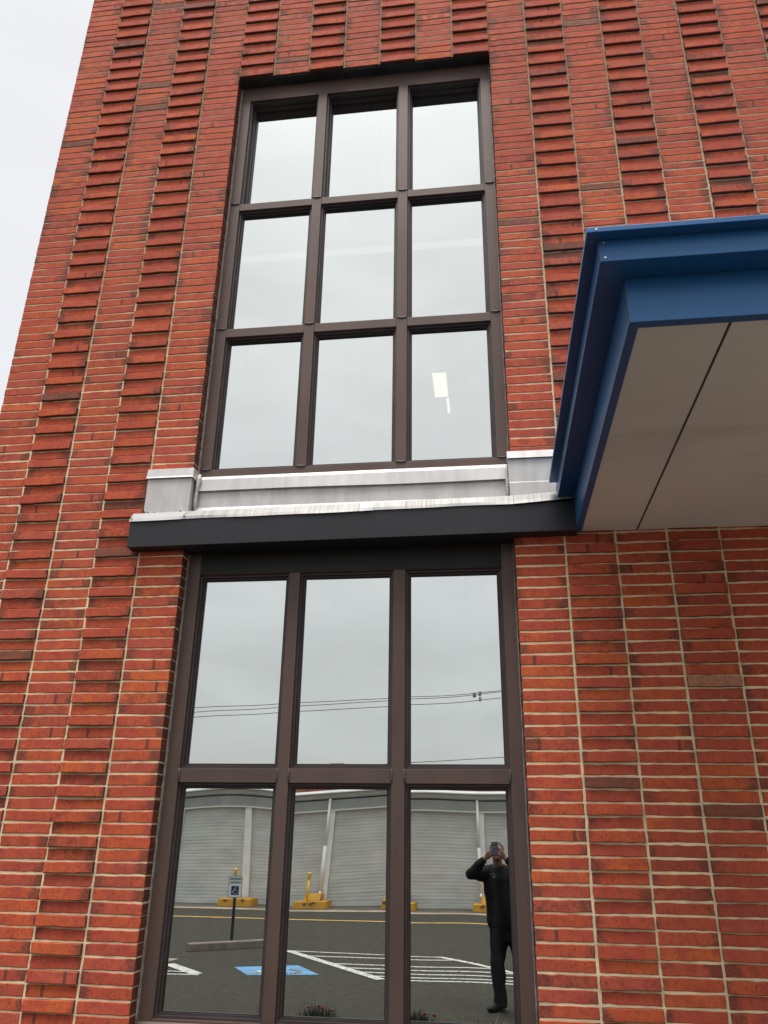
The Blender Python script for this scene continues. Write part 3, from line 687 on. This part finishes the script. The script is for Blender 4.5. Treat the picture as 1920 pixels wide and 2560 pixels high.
for i, px in enumerate(PX):
    pl = MB().box(px-.105, px+.105, GY-.34, GY+.015, .0, 2.4645).build('pillar', MT['pillar'], GA)
    if i in (6, 8, 10, 3):
        dp = MB(); x = px-.075
        dp.tube([(x, GY+.055, 2.80), (x, GY+.055, 1.50)], .040, 10); dp.tube([(x, GY+.055, 1.55), (x, GY+.055, .36)], .055, 10); dp.tube([(x, GY+.055, .40), (x, GY+.16, .30)], .04, 10)
        dp.build('downpipe', MT['pillar'], pl)
# things on and behind the roof
rv = empty('roof_vent', (-3.1, -22, 3.62)); tag(rv, 'small dark vent on the far garage roof', 'roof vent')
MB().box(-3.18, -3.02, -22.08, -21.92, 3.62, 4.0).build('vent_pipe', MT['black'], rv)
MB().prism_x([(-22.12, 3.98), (-21.88, 3.98), (-21.9, 4.02), (-22, 4.06), (-22.1, 4.02)], -3.33, -2.87).build('vent_cap', MT['black'], rv)

# yellow guards and bollards at each pillar
def guard(px, var):
    t = empty('pillar_guard', (px, -18.4, 0))
    x0, x1 = px-.46, px+.46
    mb = MB(); z = .19
    pts = [(x0, -18.02), (x1-.06, -18.02), (x1, -18.10), (x1, -18.82), (x0, -18.82)]
    mb.add([(x, y, .012) for x, y in pts]+[(x+(.02 if x < px else -.02), y-.02 if y > -18.5 else y, z) for x, y in pts], [(0, 1, 2, 3, 4)[::-1], (5, 6, 7, 8, 9)]+[(i, (i+1) % 5, 5+(i+1) % 5, 5+i) for i in range(5)])
    mb.build('base_block', MT['yellow'], t, bevel=.012)
    MB().prism_x([(-18.30, z+.001), (-18.84, z+.001), (-18.84, .36), (-18.44, .36)], px-.22, px+.22).build('upper_block', MT['yellow'], t, bevel=.03) if var != 6 else None
    r_ = random.Random(var)
    for k in range(2+var % 2):
        cx = px+r_.uniform(-.4, .4); cz = r_.uniform(.13, .17); pts = [(cx+.055*math.cos(a)*r_.uniform(.6, 1.3), -18.017-.001*k, cz+.035*math.sin(a)*r_.uniform(.6, 1.2)) for a in np.linspace(0, 6.28, 8)[:-1]]
        n_ = len(pts); MB().add(pts+[(x, y-.02, z_) for x, y, z_ in pts], [tuple(range(n_)), tuple(range(n_, 2*n_))]+[(i, (i+1) % n_, n_+(i+1) % n_, n_+i) for i in range(n_)]).build('chipped_patch', MT['chip'], t)
    return t
def bollard(x):
    t = empty('bollard', (x, -18.3, .19))
    MB().tube([(x, -18.16, .19), (x, -18.16, .78)], .034, 12).tube([(x, -18.16, .775), (x, -18.16, .90), (x, -18.16, .93)], [.041, .041, .02], 12).build('post', MT['bollard'], t)
    MB().tube([(x, -18.16, .865), (x, -18.16, .878)], .0425, 12).build('band', MT['chip'], t); MB().tube([(x, -18.16, .745), (x, -18.16, .752)], .0425, 12).build('band', MT['chip'], t)
    return t
where = {-3: 'behind the parking sign', -2: 'in the middle lower pane, with a dark chip on its face', -1: 'at the right edge of the middle lower pane', 0: 'beside the mirrored photographer'}
for k, nm in where.items():
    px = 1.60+2.215*k
    t = guard(px+{0: .15, -2: -.16}.get(k, 0), k+9); tag(t, 'yellow concrete pillar guard '+nm, 'concrete block', 'yellow guards at the garage pillars')
    bx = {-3: px-.05, -2: px-.26, -1: px-.1, 0: px+.16}[k]
    wb = {-3: 'showing above the parking sign', -2: 'standing clear in the middle lower pane', -1: 'hidden mostly behind the second mullion', 0: 'half hidden by the mirrored photographer'}[k]
    tag(bollard(bx), 'slim yellow bollard '+wb, 'bollard', 'yellow bollards at the garage pillars')

# ---------------------------------------------------------------- parking sign, wheel stop
def text_mesh(s_, size, mat4):
    cu = bpy.data.curves.new('t', 'FONT'); cu.body = s_; cu.size = size; cu.align_x = 'CENTER'; cu.extrude = .001; cu.offset = .0012
    o = bpy.data.objects.new('t', cu); COL.objects.link(o); dg = bpy.context.evaluated_depsgraph_get(); dg.update()
    me_ = bpy.data.meshes.new_from_object(o.evaluated_get(dg)); bpy.data.objects.remove(o); me_.transform(mat4); return me_
PS = empty('parking_sign', (-2.54, -9.8, 0)); tag(PS, 'reserved parking sign with wheelchair symbol on black post', 'sign')
MB().box(-2.563, -2.517, -9.83, -9.80, 0, 1.04).build('post', MT['black'], PS, bevel=.003)
def rrect(cx, cz, w_, h_, r_, y0, y1):
    pts = []
    for (sx_, sz_, a0) in ((1, 1, 0), (-1, 1, 90), (-1, -1, 180), (1, -1, 270)):
        for a in np.linspace(a0, a0+90, 6): pts.append((cx+sx_*(w_/2-r_)+r_*math.cos(R(a)), cz+sz_*(h_/2-r_)+r_*math.sin(R(a))))
    n_ = len(pts); mb = MB(); mb.add([(x, y0, z) for x, z in pts]+[(x, y1, z) for x, z in pts], [tuple(range(n_)), tuple(range(n_, 2*n_))[::-1]]+[(i, (i+1) % n_, n_+(i+1) % n_, n_+i) for i in range(n_)]); return mb
CXs, CZs = -2.54, .893
rrect(CXs, CZs, .245, .335, .025, -9.799, -9.795).build('border', MT['signgreen'], PS)
pn = rrect(CXs, CZs, .229, .319, .020, -9.7945, -9.7915).build('panel', MT['signwhite'], PS)
flip = Matrix(((-1, 0, 0, 0), (0, 0, 1, 0), (0, 1, 0, 0), (0, 0, 0, 1)))
for s_, zz in (('RESERVED', 1.000), ('PARKING', .945)):
    link('lettering', text_mesh(s_, .050, Matrix.Translation((CXs, -9.790, zz)) @ flip @ Matrix.Scale(.92, 4, (1, 0, 0))), MT['signgreen'], pn)
rrect(CXs, .838, .135, .135, .004, -9.791, -9.7895).build('symbol_field', MT['signblue'], pn)
ms = MB(); isa(ms, lambda u, v: (CXs+.0675-.135*u, -9.7885, .838-.0675+.135*v), .030); ms.build('wheelchair_symbol', MT['signwhite'], pn)
ws = MB(); a = Vector((-2.98, -8.90)); d = Vector((1.02, -.86)).normalized(); p = Vector((-d.y, d.x)); Ln = 1.75
prof = [(-.075, 0), (.075, 0), (.062, .10), (.045, .115), (-.045, .115), (-.062, .10)]
vs = []; fs = []
for s_ in np.linspace(0, Ln, 9):
    for o_, z in prof: vs.append((a.x+d.x*s_+p.x*o_, a.y+d.y*s_+p.y*o_, max(z, .001)))
for i in range(8):
    for k in range(6): fs.append((i*6+k, i*6+(k+1) % 6, (i+1)*6+(k+1) % 6, (i+1)*6+k))
fs += [(0, 1, 2, 3, 4, 5), tuple(48+k for k in range(6))]; ws.add(vs, fs)
tag(ws.build('wheel_stop', MT['concrete'], bevel=.006), 'long concrete wheel stop lying in front of the sign', 'wheel stop')
tw = MB(); tw.tube([(-2.85, -9.75, .01), (-2.74, -9.85, .03), (-2.62, -9.98, .05)], .008, 6); tag(tw.build('twig', MT['gutter']), 'thin pale twig lying behind the wheel stop', 'twig')

# ---------------------------------------------------------------- overhead lines
def Zpix(z12, Y): return E_+(z12-E_)*(Y-.15)/(-12-.15)
WY = -15.5; kx = (WY-.15)/(-12.15)
def wpt(x12, z12): return (CAM.x+(x12-CAM.x)*(WY-.15+0)/(-12.15) if False else x12w(x12), WY, zw(z12))
D12 = 12.3+4.6963; DW = .30-WY+4.6963
def x12w(x): return CAM.x+(x-CAM.x)*DW/D12
def zw(z): return EYE+(z-EYE)*DW/D12
wires = [((-4.45, 4.32), (2.21, 4.63), 'uppermost thin overhead cable mirrored across the lower window'), ((-4.45, 4.19), (2.21, 4.57), 'middle overhead cable of the three close ones'), ((-4.45, 4.05), (2.22, 4.41), 'lowest of the three close overhead cables'), ((-.92, 3.12), (2.21, 3.27), 'single low overhead cable just above the middle rail')]
ins_pts = []
for i, (a_, b_, lb) in enumerate(wires):
    xa, za = x12w(a_[0]), zw(a_[1]); xb, zb_ = x12w(b_[0]), zw(b_[1]); s_ = (zb_-za)/(xb-xa)
    X0_, X1_ = -26, 20
    sag = lambda x: .0011*(x+1)**2*.6
    pts = [(x, WY+(.25*(i-1) if i < 3 else 0), za+s_*(x-xa)+sag(x)-sag((xa+xb)/2)*1.0) for x in np.linspace(X0_, X1_, 40)]
    tag(MB().tube(pts, .009, 6).build('overhead_cable', MT['wire']), lb, 'cable', 'overhead cables mirrored in the lower window')
    ins_pts.append(lambda x, za=za, s_=s_, xa=xa, xb=xb: za+s_*(x-xa)+sag(x)-sag((xa+xb)/2))
xi = x12w(1.72)
t = empty('cable_spacer', (xi, WY, ins_pts[1](xi))); tag(t, 'grey insulator pair with hanging spacer on the three cables', 'insulator')
zA, zB, zC = ins_pts[0](xi), ins_pts[1](xi), ins_pts[2](xi)
def ins(x, y, z, s_=1): return MB().tube([(x, y, z-.10*s_), (x, y, z-.06*s_), (x, y, z), (x, y, z+.06*s_), (x, y, z+.10*s_)], [.03*s_, .075*s_, .05*s_, .08*s_, .03*s_], 10)
ins(xi-.09, WY-.25, zA-.04, .7).build('insulator', MT['porcelain'], t); ins(xi+.05, WY, zB+.02, .6).build('insulator', MT['porcelain'], t); ins(xi+.06, WY+.25, zC+.03, .55).build('insulator', MT['porcelain'], t)
MB().tube([(xi+.05, WY, zB-.04), (xi+.06, WY+.25, zC+.07)], .014, 8).build('hanger', MT['black'], t)
for x in (-26, 20):
    t = empty('utility_pole', (x, WY, 0)); tag(t, 'wooden utility pole at the '+('far left' if x < 0 else 'far right')+' end of the cables', 'utility pole')
    MB().tube([(x, WY, 0), (x, WY, 9.5)], .15, 12, r_end=.11).build('pole', MT['wood'], t); MB().box(x-.06, x+.06, WY-.7, WY+.7, 5.9, 6.02).build('crossarm', MT['wood'], t)

# ---------------------------------------------------------------- planting bed below the window
bed = struct('planting_bed', MB().box(-1.4, 3.2, -1.30, -.03, -.02, .28), MT['concrete'], bevel=.01)
so_ = MB(); nn = 26
vs = [(-1.34+4.48*i/nn/1.0, -1.24+1.17*j/8, .282+random.uniform(0, .035)) for j in range(9) for i in range(nn+1)]
so_.add(vs, [(j*(nn+1)+i, j*(nn+1)+i+1, (j+1)*(nn+1)+i+1, (j+1)*(nn+1)+i) for j in range(8) for i in range(nn)], True)
struct('mulch', so_, MT['soil'])
def blade(mb, base, d_, ln, wd, droop, r_, seg=5):
    base = Vector(base); d_ = Vector(d_).normalized(); side = d_.cross(Vector((0, 0, 1)));
    if side.length < .1: side = Vector((1, 0, 0))
    side.normalize(); vs = []
    for i in range(seg+1):
        t_ = i/seg; c = base+d_*ln*t_+Vector((0, 0, -droop*t_*t_)); w_ = wd*(1-t_**2)*.5+.0004
        vs += [c-side*w_, c+side*w_]
    mb.add(vs, [(2*i, 2*i+1, 2*i+3, 2*i+2) for i in range(seg)])
def dianthus(x, y, flowers, label, seed, sp=.10, top=.60):
    r_ = random.Random(seed); t = empty('dianthus_plant', (x, y, .29)); tag(t, label, 'flowers', 'red flowering plants in the window bed')
    mb = MB()
    for k in range(1700):
        a_ = r_.uniform(0, 6.28); rr = sp*math.sqrt(r_.random()); bx, by = x+rr*math.cos(a_), y+rr*math.sin(a_)
        hgt = (top-.29)*(1-.35*(rr/sp)**2)*r_.uniform(.75, 1.0)
        dd = (math.cos(a_)*rr/sp*.5+r_.uniform(-.3, .3), math.sin(a_)*rr/sp*.5+r_.uniform(-.3, .3), 1)
        z0 = .29+r_.uniform(0, .55)*hgt; blade(mb, (bx, by, z0), dd, hgt-(z0-.29)+.03, .010, 0, r_, 3)
    mb.build('foliage', MT['leaf'], t)
    for fx, fz in flowers:
        fy = y+r_.uniform(-.03, .03)
        st_ = MB().tube([(x+(fx-x)*.5, y, top-.12), (fx, fy, fz-.01)], .0022, 5).build('stem', MT['leaf'], t)
        fm = MB()
        for k in range(14):
            a_ = k*2*math.pi/7+r_.uniform(-.2, .2); tilt = r_.uniform(-.2, .5) if k < 7 else r_.uniform(.5, 1.1); ln = r_.uniform(.016, .022)
            c = Vector((fx, fy, fz)); dd = Vector((math.cos(a_), math.sin(a_), tilt)).normalized(); sd_ = dd.cross(Vector((0, 0, 1))).normalized()
            fm.add([c, c+dd*ln*.7-sd_*.009, c+dd*ln, c+dd*ln*.7+sd_*.009], [(0, 1, 2, 3)])
        fm.build('blossom', MT['petal'], t)
dianthus(.80, -.8, [(.725, .655), (.80, .665), (.815, .655), (.875, .642)], 'clump with red blossoms mirrored at the foot of the middle pane', 3, .13, .675)
dianthus(1.42, -.8, [(1.47, .645), (1.535, .642), (1.38, .63)], 'clump with red blossoms mirrored left of the photographer\'s shoes', 5, .12, .665)
yg = MB(); r_ = random.Random(4); t = empty('yucca_plant', (1.775, -.8, .29)); tag(t, 'spiky yellow and green striped plant below the photographer\'s reflection', 'plant')
for k in range(46):
    a_ = r_.uniform(0, 6.28); s_ = r_.uniform(.1, .75); ln = r_.uniform(.33, .43)
    blade(yg, (1.775+.01*math.cos(a_), -.8+.01*math.sin(a_), .30), (math.cos(a_)*s_, math.sin(a_)*s_*.8, 1), ln, .024, .03*s_, r_)
yg.build('leaves', MT['grassleaf'], t)

# ---------------------------------------------------------------- the photographer, seen in the glass
def loft(mb, rings, seg=16, ref=(0, 1, 0)):
    """rings: (centre, rx, ry); rx across, ry along the reference direction"""
    ref = Vector(ref); cs = [Vector(r_[0]) for r_ in rings]; n_ = len(rings); vs = []; fs = []
    for i, (c, rx, ry) in enumerate(rings):
        t_ = (cs[min(i+1, n_-1)]-cs[max(i-1, 0)]).normalized(); a_ = t_.cross(ref)
        if a_.length < .05: a_ = t_.cross(Vector((1, 0, 0)))
        a_.normalize(); b_ = a_.cross(t_).normalized()
        for k in range(seg):
            an = 2*math.pi*k/seg; vs.append(cs[i]+a_*math.cos(an)*rx+b_*math.sin(an)*ry)
    for i in range(n_-1):
        for k in range(seg): fs.append((i*seg+k, (i+1)*seg+k, (i+1)*seg+(k+1) % seg, i*seg+(k+1) % seg))
    fs += [tuple(range(seg)), tuple((n_-1)*seg+k for k in range(seg))[::-1]]
    mb.add(vs, fs)
def limb(mb, pts, rads, seg=14):
    """round limb with rounded ends"""
    pts = [Vector(p_) for p_ in pts]; d0 = (pts[0]-pts[1]).normalized(); d1 = (pts[-1]-pts[-2]).normalized(); r0, r1 = rads[0], rads[-1]
    rr = [(pts[0]+d0*r0*.9, r0*.35, r0*.35), (pts[0]+d0*r0*.55, r0*.8, r0*.8)]+[(p_, a_, a_) for p_, a_ in zip(pts, rads)]+[(pts[-1]+d1*r1*.55, r1*.8, r1*.8), (pts[-1]+d1*r1*.9, r1*.35, r1*.35)]
    loft(mb, rr, seg)
def ellipsoid(mb, c, rx, ry, rz, rot=None, seg=20):
    c = Vector(c); vs = []; fs = []; rot = rot or Matrix.Identity(3); m = seg//2
    for j in range(1, m):
        th = math.pi*j/m
        for k in range(seg):
            ph = 2*math.pi*k/seg; vs.append(c+rot @ Vector((rx*math.sin(th)*math.cos(ph), ry*math.sin(th)*math.sin(ph), rz*math.cos(th))))
    vs += [c+rot @ Vector((0, 0, rz)), c+rot @ Vector((0, 0, -rz))]
    for j in range(m-2):
        for k in range(seg): fs.append((j*seg+k, (j+1)*seg+k, (j+1)*seg+(k+1) % seg, j*seg+(k+1) % seg))
    T_ = len(vs)-2
    for k in range(seg): fs.append((T_, k, (k+1) % seg)); fs.append((T_+1, (m-2)*seg+(k+1) % seg, (m-2)*seg+k))
    mb.add(vs, fs)
def remesh(mb, voxel, smooth=3, disp=0., dscale=8., name='b'):
    me_ = mb.mesh(name); o = bpy.data.objects.new('tmp', me_); COL.objects.link(o)
    m1 = o.modifiers.new('r', 'REMESH'); m1.mode = 'VOXEL'; m1.voxel_size = voxel; m1.use_smooth_shade = True
    m2 = o.modifiers.new('s', 'SMOOTH'); m2.iterations = smooth; m2.factor = .5
    dg = bpy.context.evaluated_depsgraph_get(); dg.update(); r_ = bpy.data.meshes.new_from_object(o.evaluated_get(dg)); bpy.data.objects.remove(o)
    if disp:
        from mathutils import noise as mn
        for v_ in r_.vertices:
            q = Vector((v_.co.x*dscale, v_.co.y*dscale, v_.co.z*dscale*1.1)); v_.co += v_.normal*disp*mn.noise(q)
    return r_
PY = -4.98
PE = empty('person', (2.02, PY, 0)); tag(PE, 'photographer in black hoodie holding up a phone, mirrored in the lower right pane', 'person')
bd = MB()
tilt = Matrix.Rotation(R(20), 3, 'X')           # chin lifted: face (towards +y) turned up
HC = Vector((1.972, -4.955, 1.566))
ellipsoid(bd, HC+tilt @ Vector((0, -.012, .018)), .077, .094, .092, tilt)            # skull
ellipsoid(bd, HC+tilt @ Vector((0, .022, -.042)), .060, .066, .068, tilt)           # face / jaw
ellipsoid(bd, HC+tilt @ Vector((0, .052, -.088)), .030, .028, .022, tilt)           # chin
ellipsoid(bd, HC+tilt @ Vector((0, .094, -.020)), .013, .020, .024, tilt)           # nose
ellipsoid(bd, HC+tilt @ Vector((0, .083, -.058)), .026, .010, .008, tilt)           # lips
for s_ in (-1, 1):
    ellipsoid(bd, HC+tilt @ Vector((s_*.079, -.008, -.015)), .009, .020, .031, tilt)   # ears
    ellipsoid(bd, HC+tilt @ Vector((s_*.030, .078, .006)), .014, .012, .010, tilt)      # brow / lids
loft(bd, [((1.985, -5.03, 1.28), .085, .07), ((1.982, -5.02, 1.38), .060, .062), ((1.978, -5.0, 1.45), .056, .060), ((1.975, -4.975, 1.54), .055, .058)])
loft(bd, [((2.05, PY, .78), .15, .10), ((2.05, PY, .90), .165, .115), ((2.04, PY, 1.05), .150, .105), ((2.02, PY, 1.22), .175, .11), ((2.005, PY-.02, 1.33), .16, .085), ((1.99, PY-.03, 1.385), .08, .06)])
LW, RW = Vector((1.845, -4.775, 1.500)), Vector((2.058, -4.775, 1.505))
LE, RE = Vector((1.668, -4.86, 1.335)), Vector((2.30, -4.86, 1.325)); LS, RS = Vector((1.845, -5.02, 1.345)), Vector((2.175, -5.02, 1.335))
limb(bd, [LS, LS.lerp(LE, .5), LE, LE.lerp(LW, .35), LW], [.052, .046, .038, .040, .026]); limb(bd, [RS, RS.lerp(RE, .5), RE, RE.lerp(RW, .35), RW], [.052, .046, .038, .040, .026])
LP, RP = Vector((1.888, -4.748, 1.540)), Vector((2.018, -4.748, 1.552))
def palm(w_, p_):
    loft(bd, [(w_, .024, .020), (w_.lerp(p_, .5), .034, .018), (p_, .038, .015), (p_+(p_-w_)*.3, .032, .012)], 14)
palm(LW, LP); palm(RW, RP)
def finger(pts, r_=.0085): limb(bd, pts, [r_*1.08, r_, r_*.95, r_*.82][:len(pts)], 10)
for z, ln in ((1.578, .060), (1.561, .066), (1.544, .062), (1.528, .050)):
    finger([(1.893, -4.738, z-.006), (1.905, -4.722, z), (1.912+ln*.45, -4.7195, z+.003), (1.900+ln, -4.7185, z-.002)])
for z, ln, dz in ((1.607, .058, .012), (1.590, .064, .004), (1.553, .060, -.004), (1.536, .048, -.006)):
    finger([(2.012, -4.738, z-.010), (2.000, -4.712, z-.004), (1.995-ln*.5, -4.701, z+dz*.5), (1.998-ln, -4.7015, z+dz)])
finger([(1.885, -4.765, 1.53), (1.900, -4.775, 1.545), (1.925, -4.770, 1.56), (1.94, -4.765, 1.57)], .0095)
finger([(2.025, -4.765, 1.545), (2.010, -4.778, 1.56), (1.985, -4.772, 1.575), (1.972, -4.766, 1.585)], .0095)
# legs inside the trousers
LH, RH = Vector((1.965, PY, .80)), Vector((2.135, PY, .80)); LK, RK = Vector((1.912, PY+.01, .45)), Vector((2.170, PY+.01, .45)); LA, RA = Vector((1.925, PY, .10)), Vector((2.20, PY, .10))
for h_, k_, a_ in ((LH, LK, LA), (RH, RK, RA)): limb(bd, [h_, h_.lerp(k_, .5), k_, k_.lerp(a_, .35), a_], [.082, .072, .050, .052, .036]); ellipsoid(bd, a_+Vector((0, .01, -.05)), .03, .04, .025)
bm_ = remesh(bd, .0052, 2)
body = link('body', bm_, MT['skin'], PE, True)
# hair cap
hr = MB(); ellipsoid(hr, HC+tilt @ Vector((0, -.020, .030)), .084, .096, .088, tilt)
hm_ = hr.mesh('hair'); bmx = bmesh.new(); bmx.from_mesh(hm_)
cut = [v_ for v_ in bmx.verts if (tilt.transposed() @ (v_.co-HC)).z < .012+.05*max(0, (tilt.transposed() @ (v_.co-HC)).y/.09)*1.0 - .05*max(0, -(tilt.transposed() @ (v_.co-HC)).y/.09)]
bmesh.ops.delete(bmx, geom=cut, context='VERTS'); bmx.to_mesh(hm_); bmx.free(); link('hair', hm_, MT['hair'], PE, True)
# hoodie
ho = MB()
loft(ho, [((2.045, PY, .80), .205, .145), ((2.045, PY, .86), .222, .158), ((2.045, PY, 1.0), .226, .165), ((2.035, PY, 1.15), .228, .162), ((2.02, PY-.005, 1.27), .222, .150), ((2.008, PY-.02, 1.35), .178, .120), ((1.995, PY-.03, 1.395), .11, .095)], 24)
limb(ho, [LS+Vector((.03, 0, -.01)), LS.lerp(LE, .5)+Vector((0, 0, -.012)), LE+Vector((0, 0, -.012)), LE.lerp(LW, .45), LE.lerp(LW, .86)], [.092, .084, .074, .060, .042])
limb(ho, [RS+Vector((-.03, 0, -.01)), RS.lerp(RE, .5)+Vector((0, 0, -.012)), RE+Vector((0, 0, -.012)), RE.lerp(RW, .45), RE.lerp(RW, .86)], [.092, .084, .074, .060, .042])
ho_col = [(Vector((1.985+.098*math.cos(a_), -5.03+.085*math.sin(a_), 1.395-.022*math.sin(a_))), .03) for a_ in np.linspace(0, 2*math.pi, 15)]
ho.tube([p_ for p_, _ in ho_col], .026, 8)
ellipsoid(ho, (1.995, -5.13, 1.37), .12, .06, .08)
hd = link('hoodie', remesh(ho, .009, 3, .012, 9), MT['hoodie'], PE, True)
lg = MB(); r_ = random.Random(2)
for (cx, cz, w_, a_) in ((1.925, 1.345, .020, .1), (1.897, 1.335, .030, -.25), (1.935, 1.328, .034, -.1), (1.922, 1.314, .030, .1), (1.945, 1.316, .012, .3), (1.915, 1.303, .016, 0), (1.93, 1.300, .022, .05)):
    y_ = PY+.172; c_, s_ = math.cos(a_)*w_/2, math.sin(a_)*w_/2; lg.add([(cx-c_, y_, cz-s_-.0025), (cx+c_, y_, cz+s_-.002), (cx+c_, y_, cz+s_+.002), (cx-c_, y_, cz-s_+.003)], [(0, 1, 2, 3)])
lgo = lg.build('chest_emblem', MT['logo'], PE)
# trousers
tr = MB()
loft(tr, [((2.05, PY, .66), .155, .115), ((2.05, PY, .76), .195, .135), ((2.045, PY, .86), .195, .14)], 22)
for h_, k_, a_ in ((LH, LK, LA), (RH, RK, RA)):
    loft(tr, [(h_+Vector((0, 0, .02)), .105, .12), (h_.lerp(k_, .35), .102, .11), (h_.lerp(k_, .75), .086, .095), (k_, .078, .088), (k_.lerp(a_, .4), .074, .084), (k_.lerp(a_, .8), .068, .080), (a_+Vector((0, .005, -.02)), .072, .086), (a_+Vector((0, .015, -.068)), .068, .088)], 18)
link('trousers', remesh(tr, .009, 2, .014, 9), MT['pants'], PE, True)
for a_, dx in ((LA, -.75), (RA, .45)):
    sh = MB(); d_ = Vector((dx, 1, 0)).normalized(); b0 = Vector((a_.x, a_.y-.03, 0))
    loft(sh, [(b0-d_*.075+Vector((0, 0, .045)), .020, .035), (b0-d_*.055+Vector((0, 0, .05)), .040, .045), (b0+Vector((0, 0, .055)), .043, .053), (b0+d_*.07+Vector((0, 0, .045)), .044, .043), (b0+d_*.14+Vector((0, 0, .034)), .046, .032), (b0+d_*.19+Vector((0, 0, .028)), .036, .026), (b0+d_*.212+Vector((0, 0, .022)), .014, .014)], 16, (0, 0, 1))
    link('shoe', remesh(sh, .006, 2), MT['shoe'], PE, True)
# phone: its lens is where the picture is taken from
PH = empty('phone', tuple(CAM)); tag(PH, 'dark phone held up in both hands of the mirrored photographer', 'phone')
pm_ = MB(); Rm = Matrix((r2, u2, -fw)).transposed()
def ph_box(x0, x1, y0, y1, z0, z1, nm, m_, bev=0):
    b_ = MB().box(x0, x1, y0, y1, z0, z1); me_ = b_.mesh(nm, bev); me_.transform(Rm.to_4x4()); me_.transform(Matrix.Translation(CAM)); return link(nm, me_, m_, PH)
ph_box(-.033, .042, -.112, .040, .008, .017, 'phone_body', MT['phone'], .003)
ph_box(-.028, .020, -.004, .034, .0055, .0078, 'camera_bump', MT['black'], .001)
